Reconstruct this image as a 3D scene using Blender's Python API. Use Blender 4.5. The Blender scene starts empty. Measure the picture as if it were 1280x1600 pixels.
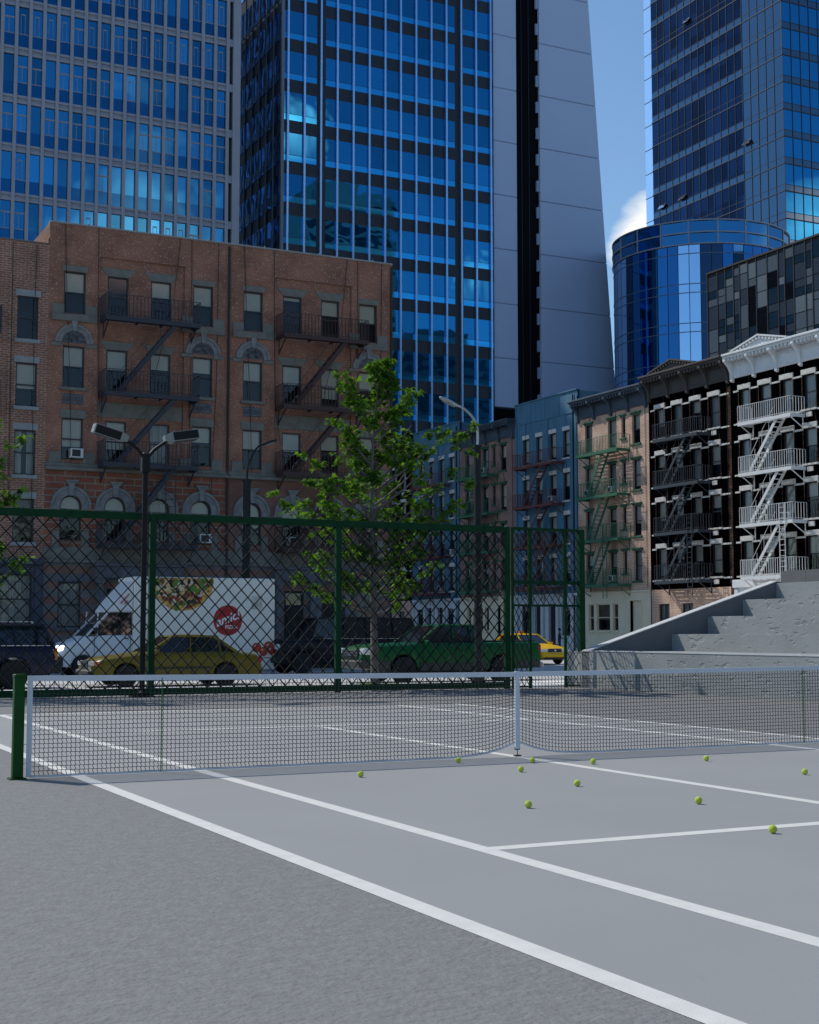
import bpy, math, random
from mathutils import Vector, Matrix, noise
R = math.radians
rnd = random.Random(7)
SC = bpy.context.scene
COL = SC.collection
PI = math.pi

# ------------------------------------------------------------------ helpers
class MB:
    """collects shapes, built as ONE mesh object"""
    def __init__(s): s.v = []; s.f = []; s.m = []; s.g = []
    def add(s, vs, fs, m=0):
        b = len(s.v); s.g.append((b, len(s.f))); s.v += [tuple(p) for p in vs]
        for f in fs: s.f.append(tuple(b+i for i in f)); s.m.append(m)
        return s
    def box(s, x0, x1, y0, y1, z0, z1, m=0):
        vs = [(x0,y0,z0),(x1,y0,z0),(x1,y1,z0),(x0,y1,z0),(x0,y0,z1),(x1,y0,z1),(x1,y1,z1),(x0,y1,z1)]
        return s.add(vs, [(0,3,2,1),(4,5,6,7),(0,1,5,4),(1,2,6,5),(2,3,7,6),(3,0,4,7)], m)
    def bbox(s, x0, x1, y0, y1, z0, z1, b=.02, m=0):
        """box with chamfered edges"""
        rings = []
        for z, k in ((z0, b), (z0+b, 0), (z1-b, 0), (z1, b)):
            a0, a1, c0, c1 = x0+k, x1-k, y0+k, y1-k
            rings.append([(a0+b,c0,z),(a1-b,c0,z),(a1,c0+b,z),(a1,c1-b,z),(a1-b,c1,z),(a0+b,c1,z),(a0,c1-b,z),(a0,c0+b,z)])
        return s.loft(rings, m)
    def loft(s, rings, m=0, cap=True, close=True):
        n = len(rings[0]); vs = [p for r in rings for p in r]; fs = []
        for i in range(len(rings)-1):
            for j in range(n if close else n-1):
                k = (j+1) % n
                fs.append((i*n+j, i*n+k, (i+1)*n+k, (i+1)*n+j))
        if cap:
            fs.append(tuple(range(n-1, -1, -1))); fs.append(tuple((len(rings)-1)*n+j for j in range(n)))
        return s.add(vs, fs, m)
    def prism(s, pts, y0, y1, m=0):
        """outline in x,z pushed along y"""
        return s.loft([[(x, y0, z) for x, z in pts], [(x, y1, z) for x, z in pts]], m)
    def prismx(s, pts, x0, x1, m=0):
        return s.loft([[(x0, y, z) for y, z in pts], [(x1, y, z) for y, z in pts]], m)
    def tube(s, pts, r, n=8, m=0, cap=True):
        pts = [Vector(p) for p in pts]; rings = []
        up = Vector((0,0,1))
        for i, p in enumerate(pts):
            a = pts[max(i-1,0)]; b = pts[min(i+1,len(pts)-1)]
            t = (b-a)
            t = t.normalized() if t.length > 1e-9 else Vector((0,0,1))
            u = up if abs(t.z) < .9 else Vector((1,0,0))
            e1 = t.cross(u).normalized(); e2 = e1.cross(t)
            rr = r[i] if isinstance(r, (list, tuple)) else r
            rings.append([p + e1*rr*math.cos(2*PI*k/n+PI/n) + e2*rr*math.sin(2*PI*k/n+PI/n) for k in range(n)])
        return s.loft(rings, m, cap)
    def bar(s, a, b, w, h=None, m=0):
        """rectangular bar, w sideways (level), h along the other way"""
        a = Vector(a); b = Vector(b); h = h or w; t = (b-a).normalized()
        u = Vector((0,0,1)) if abs(t.z) < .95 else Vector((0,1,0))
        e1 = t.cross(u).normalized()*w/2; e2 = e1.cross(t).normalized()*h/2
        return s.loft([[p-e1-e2, p+e1-e2, p+e1+e2, p-e1+e2] for p in (a, b)], m)
    def lathe(s, prof, axis='z', n=24, c=(0,0,0), m=0):
        rings = []
        for r, z in prof:
            ring = []
            for k in range(n):
                a = 2*PI*k/n; x, y = r*math.cos(a), r*math.sin(a)
                p = (x, y, z) if axis == 'z' else ((x, z, y) if axis == 'y' else (z, x, y))
                ring.append((p[0]+c[0], p[1]+c[1], p[2]+c[2]))
            rings.append(ring)
        return s.loft(rings, m)
    def disc(s, cx, cz, r, y, n=24, m=0, a0=0, a1=2*PI):
        vs = [(cx+r*math.cos(a0+(a1-a0)*k/n), y, cz+r*math.sin(a0+(a1-a0)*k/n)) for k in range(n + (0 if a1-a0 > 6.28 else 1))]
        return s.add(vs, [tuple(range(len(vs)))], m)
    def each(s, name, mats, parent=None):
        """every shape added becomes an object of its own"""
        out = []
        for i, (v0, f0) in enumerate(s.g):
            v1, f1 = s.g[i+1] if i+1 < len(s.g) else (len(s.v), len(s.f)); q = MB()
            q.v = s.v[v0:v1]; q.f = [tuple(k-v0 for k in f) for f in s.f[f0:f1]]; q.m = s.m[f0:f1]
            out.append(q.build(name, mats, parent))
        return out
    def build(s, name, mats, parent=None, loc=None, smooth=None, rot=None):
        me = bpy.data.meshes.new(name); me.from_pydata(s.v, [], s.f)
        mats = mats if isinstance(mats, (list, tuple)) else [mats]
        for mm in mats: me.materials.append(mm)
        if len(mats) > 1: me.polygons.foreach_set('material_index', s.m)
        me.update()
        if smooth is not None:
            me.polygons.foreach_set('use_smooth', [True]*len(me.polygons))
            me.set_sharp_from_angle(angle=R(smooth))
        o = bpy.data.objects.new(name, me); COL.objects.link(o)
        if parent: o.parent = parent
        if loc: o.location = loc
        if rot: o.rotation_euler = rot
        return o

def tag(o, label=None, cat=None, group=None, kind=None):
    if label: o['label'] = label
    if cat: o['category'] = cat
    if group: o['group'] = group
    if kind: o['kind'] = kind
    return o
def empty(name, loc=(0,0,0), rz=0, **k):
    o = bpy.data.objects.new(name, None); COL.objects.link(o); o.location = loc; o.rotation_euler = (0,0,rz)
    o.empty_display_size = .2
    return tag(o, **k)
KIDS = {}
def copy_tree(o, parent=None):
    c = o.copy(); COL.objects.link(c); c.parent = parent
    for ch in list(o.children): copy_tree(ch, c)
    return c

# ------------------------------------------------------------------ materials
def nmat(name):
    m = bpy.data.materials.new(name); m.use_nodes = True
    nt = m.node_tree; b = nt.nodes['Principled BSDF']
    return m, nt, b
def N(nt, t, **k):
    n = nt.nodes.new(t)
    for a, v in k.items(): setattr(n, a, v)
    return n
def c4(c): return (c[0], c[1], c[2], 1)
def mat(name, col, rough=.6, metal=0, vary=0, scale=4, bump=0, bscale=40, coat=0, spec=None, stretch=None, col2=None, detail=4):
    m, nt, b = nmat(name)
    b.inputs['Base Color'].default_value = c4(col); b.inputs['Roughness'].default_value = rough
    b.inputs['Metallic'].default_value = metal
    if coat: b.inputs['Coat Weight'].default_value = coat; b.inputs['Coat Roughness'].default_value = .04
    if spec is not None: b.inputs['Specular IOR Level'].default_value = spec
    tc = None
    if vary or bump:
        tc = N(nt, 'ShaderNodeTexCoord'); mp = N(nt, 'ShaderNodeMapping')
        if stretch: mp.inputs['Scale'].default_value = stretch
        nt.links.new(tc.outputs['Object'], mp.inputs['Vector'])
    if vary:
        nz = N(nt, 'ShaderNodeTexNoise'); nz.inputs['Scale'].default_value = scale; nz.inputs['Detail'].default_value = detail
        nt.links.new(mp.outputs[0], nz.inputs['Vector'])
        rp = N(nt, 'ShaderNodeValToRGB')
        lo = col2 if col2 else [max(0, c*(1-vary)) for c in col]
        hi = col if col2 else [c*(1+vary) for c in col]
        rp.color_ramp.elements[0].position = .32; rp.color_ramp.elements[1].position = .68
        rp.color_ramp.elements[0].color = c4(lo); rp.color_ramp.elements[1].color = c4(hi)
        nt.links.new(nz.outputs['Fac'], rp.inputs['Fac']); nt.links.new(rp.outputs[0], b.inputs['Base Color'])
    if bump:
        n2 = N(nt, 'ShaderNodeTexNoise'); n2.inputs['Scale'].default_value = bscale; n2.inputs['Detail'].default_value = 3
        nt.links.new(mp.outputs[0], n2.inputs['Vector'])
        bp = N(nt, 'ShaderNodeBump'); bp.inputs['Strength'].default_value = min(1, bump); bp.inputs['Distance'].default_value = .02*max(1, bump)
        nt.links.new(n2.outputs['Fac'], bp.inputs['Height']); nt.links.new(bp.outputs[0], b.inputs['Normal'])
    return m
def brick(name, c1, c2, mortar, bw=.22, bh=.075, ms=.012, fleck=0, patch=.25):
    m, nt, b = nmat(name); b.inputs['Roughness'].default_value = .9; b.inputs['Specular IOR Level'].default_value = .2
    tc = N(nt, 'ShaderNodeTexCoord'); sp = N(nt, 'ShaderNodeSeparateXYZ'); ad = N(nt, 'ShaderNodeMath', operation='ADD')
    cb = N(nt, 'ShaderNodeCombineXYZ'); br = N(nt, 'ShaderNodeTexBrick')
    L = nt.links.new
    L(tc.outputs['Object'], sp.inputs[0]); L(sp.outputs[0], ad.inputs[0]); L(sp.outputs[1], ad.inputs[1])
    L(ad.outputs[0], cb.inputs[0]); L(sp.outputs[2], cb.inputs[1]); L(cb.outputs[0], br.inputs['Vector'])
    br.inputs['Color1'].default_value = c4(c1); br.inputs['Color2'].default_value = c4(c2); br.inputs['Mortar'].default_value = c4(mortar)
    br.inputs['Scale'].default_value = 1; br.inputs['Mortar Size'].default_value = ms; br.inputs['Brick Width'].default_value = bw
    br.inputs['Row Height'].default_value = bh; br.inputs['Mortar Smooth'].default_value = .1; br.inputs['Bias'].default_value = 0
    nz = N(nt, 'ShaderNodeTexNoise'); nz.inputs['Scale'].default_value = .9; nz.inputs['Detail'].default_value = 6
    L(tc.outputs['Object'], nz.inputs['Vector'])
    rp = N(nt, 'ShaderNodeMapRange'); rp.inputs['From Min'].default_value = .3; rp.inputs['From Max'].default_value = .7
    rp.inputs['To Min'].default_value = 1-patch; rp.inputs['To Max'].default_value = 1+patch
    L(nz.outputs['Fac'], rp.inputs['Value'])
    mx = N(nt, 'ShaderNodeVectorMath', operation='SCALE'); L(br.outputs['Color'], mx.inputs[0]); L(rp.outputs[0], mx.inputs['Scale'])
    out = mx.outputs[0]
    if fleck:
        vz = N(nt, 'ShaderNodeTexVoronoi'); vz.inputs['Scale'].default_value = 9
        L(cb.outputs[0], vz.inputs['Vector'])
        lt = N(nt, 'ShaderNodeMath', operation='LESS_THAN'); lt.inputs[1].default_value = .2; L(vz.outputs['Distance'], lt.inputs[0])
        mm = N(nt, 'ShaderNodeMath', operation='MULTIPLY'); mm.inputs[1].default_value = fleck; L(lt.outputs[0], mm.inputs[0])
        m2 = N(nt, 'ShaderNodeMixRGB'); m2.inputs[2].default_value = (.62,.52,.45,1); L(mm.outputs[0], m2.inputs[0]); L(out, m2.inputs[1])
        out = m2.outputs[0]
    L(out, b.inputs['Base Color'])
    bp = N(nt, 'ShaderNodeBump'); bp.inputs['Strength'].default_value = .6; bp.inputs['Distance'].default_value = .01; bp.invert = True
    L(br.outputs['Fac'], bp.inputs['Height']); L(bp.outputs[0], b.inputs['Normal'])
    return m
def tower_glass(name, col, rough=.03, wav=.25, wscale=.5, metal=1.0, stretch=(1,1,1), vary=.0, cell=None):
    m, nt, b = nmat(name); L = nt.links.new
    b.inputs['Base Color'].default_value = c4(col); b.inputs['Roughness'].default_value = rough; b.inputs['Metallic'].default_value = metal
    tc = N(nt, 'ShaderNodeTexCoord'); mp = N(nt, 'ShaderNodeMapping'); mp.inputs['Scale'].default_value = stretch
    oi = N(nt, 'ShaderNodeNewGeometry')
    L(oi.outputs['Position'], mp.inputs['Vector'])
    n1 = N(nt, 'ShaderNodeTexNoise'); n1.inputs['Scale'].default_value = wscale; n1.inputs['Detail'].default_value = 1
    L(mp.outputs[0], n1.inputs['Vector'])
    bp = N(nt, 'ShaderNodeBump'); bp.inputs['Strength'].default_value = wav; bp.inputs['Distance'].default_value = .1
    L(n1.outputs['Fac'], bp.inputs['Height']); L(bp.outputs[0], b.inputs['Normal'])
    if vary:
        v = N(nt, 'ShaderNodeTexVoronoi'); v.feature = 'F1'; v.inputs['Scale'].default_value = 1; v.inputs['Randomness'].default_value = 0
        mp2 = N(nt, 'ShaderNodeMapping'); mp2.inputs['Scale'].default_value = cell or (.5,.5,.25)
        L(oi.outputs['Position'], mp2.inputs['Vector']); L(mp2.outputs[0], v.inputs['Vector'])
        sx = N(nt, 'ShaderNodeSeparateColor'); L(v.outputs['Color'], sx.inputs[0])
        mr = N(nt, 'ShaderNodeMapRange'); mr.inputs['To Min'].default_value = 1-vary; mr.inputs['To Max'].default_value = 1+vary
        L(sx.outputs[0], mr.inputs['Value'])
        sc = N(nt, 'ShaderNodeVectorMath', operation='SCALE'); sc.inputs[0].default_value = col; L(mr.outputs[0], sc.inputs['Scale'])
        L(sc.outputs[0], b.inputs['Base Color'])
    return m
def thin_glass(name, tint=(.82,.83,.80), k=1.35, base=.012):
    m, nt, b = nmat(name); L = nt.links.new
    nt.nodes.remove(b); out = nt.nodes['Material Output']
    t = N(nt, 'ShaderNodeBsdfTransparent'); t.inputs[0].default_value = c4(tint)
    g = N(nt, 'ShaderNodeBsdfGlossy'); g.inputs['Roughness'].default_value = .02; g.inputs[0].default_value = (.9,.93,1,1)
    fr = N(nt, 'ShaderNodeFresnel'); fr.inputs[0].default_value = k
    a = N(nt, 'ShaderNodeMath', operation='ADD'); a.inputs[1].default_value = base; L(fr.outputs[0], a.inputs[0])
    mx = N(nt, 'ShaderNodeMixShader'); L(a.outputs[0], mx.inputs[0]); L(t.outputs[0], mx.inputs[1]); L(g.outputs[0], mx.inputs[2])
    L(mx.outputs[0], out.inputs[0]); return m
def emis(name, col, s):
    m, nt, b = nmat(name); b.inputs['Emission Color'].default_value = c4(col); b.inputs['Emission Strength'].default_value = s
    b.inputs['Base Color'].default_value = c4(col); return m
def leafmat(name, c1, c2):
    m, nt, b = nmat(name); L = nt.links.new; out = nt.nodes['Material Output']
    b.inputs['Roughness'].default_value = .6; b.inputs['Specular IOR Level'].default_value = .12
    g = N(nt, 'ShaderNodeNewGeometry'); rp = N(nt, 'ShaderNodeValToRGB')
    rp.color_ramp.elements[0].color = c4(c1); rp.color_ramp.elements[1].color = c4(c2)
    L(g.outputs['Random Per Island'], rp.inputs[0]); L(rp.outputs[0], b.inputs['Base Color'])
    t = N(nt, 'ShaderNodeBsdfTranslucent')
    sc = N(nt, 'ShaderNodeVectorMath', operation='MULTIPLY'); sc.inputs[1].default_value = (1.5, 1.5, .5)
    L(rp.outputs[0], sc.inputs[0]); L(sc.outputs[0], t.inputs[0])
    mx = N(nt, 'ShaderNodeMixShader'); mx.inputs[0].default_value = .45
    L(b.outputs[0], mx.inputs[1]); L(t.outputs[0], mx.inputs[2]); L(mx.outputs[0], out.inputs[0]); return m

M = {}
M['court'] = mat('court_paint', (.297,.294,.288), .75, vary=.05, scale=.7, bump=.25, bscale=140)
M['asphalt'] = mat('park_asphalt', (.200,.196,.190), .9, vary=.10, scale=10, bump=.65, bscale=26, detail=9)
def court_mat():
    m, nt, b = nmat('worn_court_paint'); L = nt.links.new; b.inputs['Roughness'].default_value = .78
    tc = N(nt, 'ShaderNodeTexCoord'); col = (.297,.294,.288)
    big = N(nt, 'ShaderNodeTexNoise'); big.inputs['Scale'].default_value = .35; big.inputs['Detail'].default_value = 5; big.inputs['Distortion'].default_value = .6
    L(tc.outputs['Object'], big.inputs['Vector'])
    r1 = N(nt, 'ShaderNodeMapRange'); r1.inputs['From Min'].default_value = .35; r1.inputs['From Max'].default_value = .65; r1.inputs['To Min'].default_value = .965; r1.inputs['To Max'].default_value = 1.03
    L(big.outputs['Fac'], r1.inputs['Value'])
    mp = N(nt, 'ShaderNodeMapping'); mp.inputs['Scale'].default_value = (2.2,.5,1); mp.inputs['Rotation'].default_value = (0,0,R(24)); L(tc.outputs['Object'], mp.inputs[0])
    sc = N(nt, 'ShaderNodeTexNoise'); sc.inputs['Scale'].default_value = 5; sc.inputs['Detail'].default_value = 9; sc.inputs['Roughness'].default_value = .7; L(mp.outputs[0], sc.inputs['Vector'])
    r2 = N(nt, 'ShaderNodeMapRange'); r2.inputs['From Min'].default_value = .66; r2.inputs['From Max'].default_value = .78; r2.inputs['To Min'].default_value = 1; r2.inputs['To Max'].default_value = .88
    L(sc.outputs['Fac'], r2.inputs['Value'])
    mu = N(nt, 'ShaderNodeMath', operation='MULTIPLY'); L(r1.outputs[0], mu.inputs[0]); L(r2.outputs[0], mu.inputs[1])
    v = N(nt, 'ShaderNodeVectorMath', operation='SCALE'); v.inputs[0].default_value = col; L(mu.outputs[0], v.inputs['Scale']); L(v.outputs[0], b.inputs['Base Color'])
    n2 = N(nt, 'ShaderNodeTexNoise'); n2.inputs['Scale'].default_value = 150; L(tc.outputs['Object'], n2.inputs['Vector'])
    bp = N(nt, 'ShaderNodeBump'); bp.inputs['Strength'].default_value = .2; bp.inputs['Distance'].default_value = .01; L(n2.outputs['Fac'], bp.inputs['Height']); L(bp.outputs[0], b.inputs['Normal'])
    return m
M['court'] = court_mat()
M['road'] = mat('road_asphalt', (.50,.49,.48), .9, vary=.12, scale=2, bump=.4, bscale=60)
M['sidewalk'] = mat('sidewalk_concrete', (.80,.79,.76), .85, vary=.08, scale=3, bump=.3, bscale=60)
M['kerb'] = mat('kerb_stone', (.42,.42,.42), .85, vary=.1, scale=5)
M['line'] = mat('line_paint', (.69,.67,.62), .7, vary=.05, scale=7, bump=.2, bscale=140)
M['white_band'] = mat('net_band_canvas', (.62,.66,.72), .85, bump=.3, bscale=120)
M['cord'] = mat('net_cord', (.018,.02,.024), .7)
M['stick'] = mat('green_stick', (.02,.16,.03), .5)
M['post_green'] = mat('green_post_enamel', (.002,.055,.005), .5, spec=.2, vary=.15, scale=6)
M['fence_green'] = mat('green_fence_enamel', (.003,.042,.014), .6, spec=.15, vary=.2, scale=5)
M['wire'] = mat('coated_fence_wire', (.006,.010,.011), .6, spec=.12)
M['black_metal'] = mat('black_metal', (.008,.009,.010), .5, spec=.2)
M['grey_metal'] = mat('grey_metal', (.42,.43,.44), .35, metal=.9)
M['lamp_white'] = mat('lamp_casing', (.24,.25,.24), .5)
M['pole_dark'] = mat('dark_pole', (.018,.022,.023), .6, spec=.2, vary=.3, scale=3)
M['chrome'] = mat('chrome', (.6,.6,.62), .12, metal=1)
M['concrete'] = None
M['sunlit_concrete'] = mat('sunlit_pale_concrete', (.52,.52,.51), .8, vary=.08, scale=3)  # paler than the end wall: sun on its top put into colour
M['shaded_concrete'] = mat('shaded_concrete', (.13,.132,.135), .85, vary=.06, scale=3)  # light concrete, darkened here to hold the deep shade on the end wall
M['ball'] = mat('ball_felt', (.72,.84,.09), .95, vary=.12, scale=40, bump=.8, bscale=300)
M['ball_seam'] = mat('ball_seam', (.66,.70,.55), .8)

def rough_concrete():
    m, nt, b = nmat('rough_concrete'); L = nt.links.new; b.inputs['Roughness'].default_value = .9
    tc = N(nt, 'ShaderNodeTexCoord')
    n1 = N(nt, 'ShaderNodeTexNoise'); n1.inputs['Scale'].default_value = 1.6; n1.inputs['Detail'].default_value = 8; n1.inputs['Distortion'].default_value = .5
    mp = N(nt, 'ShaderNodeMapping'); mp.inputs['Rotation'].default_value = (R(30), 0, 0); mp.inputs['Scale'].default_value = (1,.45,1)
    L(tc.outputs['Object'], mp.inputs[0]); L(mp.outputs[0], n1.inputs['Vector'])
    rp = N(nt, 'ShaderNodeValToRGB'); rp.color_ramp.elements[0].position = .3; rp.color_ramp.elements[1].position = .7
    rp.color_ramp.elements[0].color = (.25,.262,.262,1); rp.color_ramp.elements[1].color = (.31,.323,.32,1)
    L(n1.outputs['Fac'], rp.inputs[0]); L(rp.outputs[0], b.inputs['Base Color'])
    n2 = N(nt, 'ShaderNodeTexNoise'); n2.inputs['Scale'].default_value = 5.5; n2.inputs['Detail'].default_value = 6; n2.inputs['Distortion'].default_value = .2
    L(mp.outputs[0], n2.inputs['Vector'])
    r2 = N(nt, 'ShaderNodeMapRange'); r2.inputs['From Min'].default_value = .33; r2.inputs['From Max'].default_value = .41
    L(n2.outputs['Fac'], r2.inputs['Value'])
    b1 = N(nt, 'ShaderNodeBump'); b1.inputs['Strength'].default_value = .7; b1.inputs['Distance'].default_value = .03
    L(r2.outputs[0], b1.inputs['Height'])
    n3 = N(nt, 'ShaderNodeTexNoise'); n3.inputs['Scale'].default_value = 14; n3.inputs['Detail'].default_value = 5
    L(tc.outputs['Object'], n3.inputs['Vector'])
    b2 = N(nt, 'ShaderNodeBump'); b2.inputs['Strength'].default_value = .5; b2.inputs['Distance'].default_value = .02
    L(n3.outputs['Fac'], b2.inputs['Height']); L(b1.outputs[0], b2.inputs['Normal']); L(b2.outputs[0], b.inputs['Normal'])
    return m
M['concrete'] = rough_concrete()

M['brick_main'] = brick('brown_speckled_brick', (.30,.135,.088), (.24,.112,.078), (.27,.155,.115), .22, .085, .014, fleck=.45)
M['brick_low'] = brick('brown_brick', (.26,.12,.088), (.205,.095,.072), (.33,.22,.17), .30, .095, .02, fleck=.5)
M['brick_block'] = brick('red_brick_blocks', (.27,.095,.06), (.20,.078,.055), (.22,.19,.16), .82, .27, .028)
M['brick_small'] = brick('red_fine_brick', (.22,.10,.078), (.18,.082,.066), (.19,.13,.105), .16, .06, .01)
M['terracotta'] = brick('terracotta_bands', (.22,.12,.095), (.20,.11,.09), (.14,.14,.145), 6, .62, .17)
M['stone'] = mat('grey_sandstone', (.155,.155,.14), .9, vary=.18, scale=3, bump=.4, bscale=30)
M['stone_blue'] = mat('blue_grey_stone', (.105,.112,.13), .9, vary=.25, scale=4, bump=.5, bscale=25)
M['stone_arch'] = mat('pale_arch_stone', (.185,.192,.198), .9, vary=.2, scale=4, bump=.4, bscale=25)
M['stone_carved'] = mat('dark_carved_stone', (.09,.097,.115), .9, vary=.3, scale=8)
M['stone_light'] = mat('pale_sill_stone', (.25,.265,.275), .85, vary=.15, scale=3)
M['slate_paint'] = mat('slate_blue_paint', (.045,.054,.08), .7, vary=.15, scale=2)
M['iron_blue'] = mat('blue_black_iron', (.022,.027,.042), .6)
M['iron_brown'] = mat('brown_painted_iron', (.045,.022,.022), .7)
M['frame_dark'] = mat('dark_window_frame', (.018,.024,.028), .5)
M['room'] = mat('dark_room', (.02,.018,.02), .9)
M['blind'] = mat('window_blind', (.66,.64,.58), .9, vary=.05, scale=2)
M['curtain'] = mat('window_curtain', (.46,.46,.47), .9, vary=.35, scale=1.5, stretch=(9,1,.1))
M['pane'] = thin_glass('window_glass')
M['ac'] = mat('air_conditioner_casing', (.55,.56,.55), .5)
M['grille_dark'] = mat('dark_grille', (.02,.02,.022), .6)
M['cable'] = mat('black_cable', (.015,.015,.015), .6)
M['roof'] = mat('roof_felt', (.12,.12,.12), .9)
M['blue_wall'] = mat('weathered_blue_paint', (.062,.165,.25), .85, vary=.16, scale=1.2, stretch=(1.6,1.6,.35), bump=.3, bscale=20)
M['brown_brick'] = brick('tan_brown_brick', (.56,.30,.195), (.42,.22,.15), (.60,.48,.38), .26, .095, .02, fleck=.25)
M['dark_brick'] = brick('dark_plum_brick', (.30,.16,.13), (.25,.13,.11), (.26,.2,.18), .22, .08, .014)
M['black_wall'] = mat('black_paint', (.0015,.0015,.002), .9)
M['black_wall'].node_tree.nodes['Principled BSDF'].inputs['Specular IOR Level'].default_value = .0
M['quoin'] = brick('rust_and_black_quoins', (.11,.045,.028), (.02,.014,.012), (.015,.012,.012), .5, .17, .02)
M['cream_stone'] = mat('weathered_cream_stone', (.56,.54,.50), .85, vary=.18, scale=6)
M['green_trim'] = mat('green_trim_paint', (.022,.105,.055), .6)
M['rust_iron'] = mat('rust_red_iron', (.12,.035,.028), .7, vary=.3, scale=4)
M['green_iron'] = mat('green_iron', (.03,.13,.07), .6)
M['slate_iron'] = mat('slate_iron', (.03,.042,.055), .6)
M['white_iron'] = mat('white_iron', (.66,.67,.67), .6)
M['slate_cornice'] = mat('slate_cornice_paint', (.05,.07,.095), .7, vary=.15, scale=2)
M['brown_cornice'] = mat('dark_taupe_paint', (.06,.05,.045), .7)
M['white_cornice'] = mat('white_cornice_paint', (.68,.69,.69), .7, vary=.06, scale=4)
M['cream'] = mat('cream_tiles', (.74,.63,.45), .7, vary=.05, scale=1)
M['pale_wall'] = mat('pale_storefront_paint', (.52,.54,.56), .8, vary=.06, scale=2)
M['tan_block'] = brick('tan_blocks', (.42,.26,.15), (.38,.24,.14), (.2,.14,.1), .9, .3, .03)
M['brown_shade'] = mat('brown_roller_shade', (.16,.125,.09), .8)
M['white_paint'] = mat('white_painted_wall', (.66,.68,.70), .8, vary=.06, scale=3)

# ------------------------------------------------------------------ camera
cam = bpy.data.cameras.new('camera'); co = bpy.data.objects.new('camera', cam); COL.objects.link(co)
cam.lens = 50; cam.sensor_width = 36; cam.sensor_fit = 'AUTO'; cam.clip_end = 3000; cam.clip_start = .1
cam.lens = 2222.0/1600*36
CP = Vector((-9.1325,-15.3804,1.5435)); YAW = R(26.4086); PIT = R(4.8171)
co.location = CP; co.rotation_euler = (PI/2+PIT, 0, -YAW)
SC.camera = co

# ------------------------------------------------------------------ light
SUN = Vector((-.445, .78, 1.0)).normalized()
sl = bpy.data.lights.new('sun', 'SUN'); sl.energy = 3.35; sl.angle = R(.5); sl.color = (1,.955,.87)
so = bpy.data.objects.new('sun', sl); COL.objects.link(so); so.location = (0,0,150)
so.rotation_euler = (-SUN).to_track_quat('-Z','Y').to_euler()
W = bpy.data.worlds.new('World'); SC.world = W; W.use_nodes = True
nt = W.node_tree; L = nt.links.new; bg = nt.nodes['Background']
sky = N(nt, 'ShaderNodeTexSky', sky_type='NISHITA'); sky.sun_disc = False
sky.sun_elevation = math.asin(SUN.z); sky.sun_rotation = math.atan2(SUN.x, SUN.y)
sky.air_density = 1.0; sky.dust_density = .3; sky.ozone_density = 3.0; sky.altitude = 50
tc = N(nt, 'ShaderNodeTexCoord')
cn = N(nt, 'ShaderNodeTexNoise'); cn.inputs['Scale'].default_value = 3.4; cn.inputs['Detail'].default_value = 7; cn.inputs['Roughness'].default_value = .52
mp = N(nt, 'ShaderNodeMapping'); mp.inputs['Scale'].default_value = (1,1,2.2); mp.inputs['Location'].default_value = (3.1,1.7,.4)
L(tc.outputs['Generated'], mp.inputs[0]); L(mp.outputs[0], cn.inputs['Vector'])
def sky_dir(px, py):
    return (Vector((math.sin(YAW),math.cos(YAW),0))*math.cos(PIT)+Vector((0,0,1))*math.sin(PIT))*2222 + Vector((math.cos(YAW),-math.sin(YAW),0))*(px-640) - (Vector((-math.sin(YAW)*math.sin(PIT),-math.cos(YAW)*math.sin(PIT),math.cos(PIT))))*(py-800)
cd = sky_dir(1030, 385).normalized()           # a bank of cumulus low in the north-east
ds = N(nt, 'ShaderNodeVectorMath', operation='DISTANCE'); ds.inputs[1].default_value = cd
L(tc.outputs['Generated'], ds.inputs[0])
mr = N(nt, 'ShaderNodeMapRange'); mr.inputs['From Min'].default_value = .0; mr.inputs['From Max'].default_value = .06
mr.inputs['To Min'].default_value = .31; mr.inputs['To Max'].default_value = -.02
L(ds.outputs['Value'], mr.inputs['Value'])
ad = N(nt, 'ShaderNodeMath', operation='ADD'); L(cn.outputs['Fac'], ad.inputs[0]); L(mr.outputs[0], ad.inputs[1])
cr = N(nt, 'ShaderNodeMapRange'); cr.inputs['From Min'].default_value = .69; cr.inputs['From Max'].default_value = .77
L(ad.outputs[0], cr.inputs['Value'])
mx = N(nt, 'ShaderNodeMixRGB'); mx.inputs[2].default_value = (8.5,8.4,8.0,1)
tn = N(nt, 'ShaderNodeVectorMath', operation='MULTIPLY'); tn.inputs[1].default_value = (.90,1.03,1.06); L(sky.outputs[0], tn.inputs[0])
L(cr.outputs[0], mx.inputs[0]); L(tn.outputs[0], mx.inputs[1]); acc = None
for (px, py, rad, amp) in ((225, 345, .11, .40), (455, 205, .05, .36), (1270, 345, .08, .42), (740, 440, .04, .3)):
    d = sky_dir(px, py); d.y = -d.y; d.normalize()      # sunlit clouds in the southern sky, mirrored by the towers
    dn = N(nt, 'ShaderNodeVectorMath', operation='DISTANCE'); dn.inputs[1].default_value = d; L(tc.outputs['Generated'], dn.inputs[0])
    m2 = N(nt, 'ShaderNodeMapRange'); m2.inputs['From Min'].default_value = 0; m2.inputs['From Max'].default_value = rad
    m2.inputs['To Min'].default_value = amp; m2.inputs['To Max'].default_value = -.1; L(dn.outputs['Value'], m2.inputs['Value'])
    if acc is None: acc = m2.outputs[0]
    else: mxn = N(nt, 'ShaderNodeMath', operation='MAXIMUM'); L(acc, mxn.inputs[0]); L(m2.outputs[0], mxn.inputs[1]); acc = mxn.outputs[0]
ad2 = N(nt, 'ShaderNodeMath', operation='ADD'); L(cn.outputs['Fac'], ad2.inputs[0]); L(acc, ad2.inputs[1])
cr2 = N(nt, 'ShaderNodeMapRange'); cr2.inputs['From Min'].default_value = .62; cr2.inputs['From Max'].default_value = .92
L(ad2.outputs[0], cr2.inputs['Value'])
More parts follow.
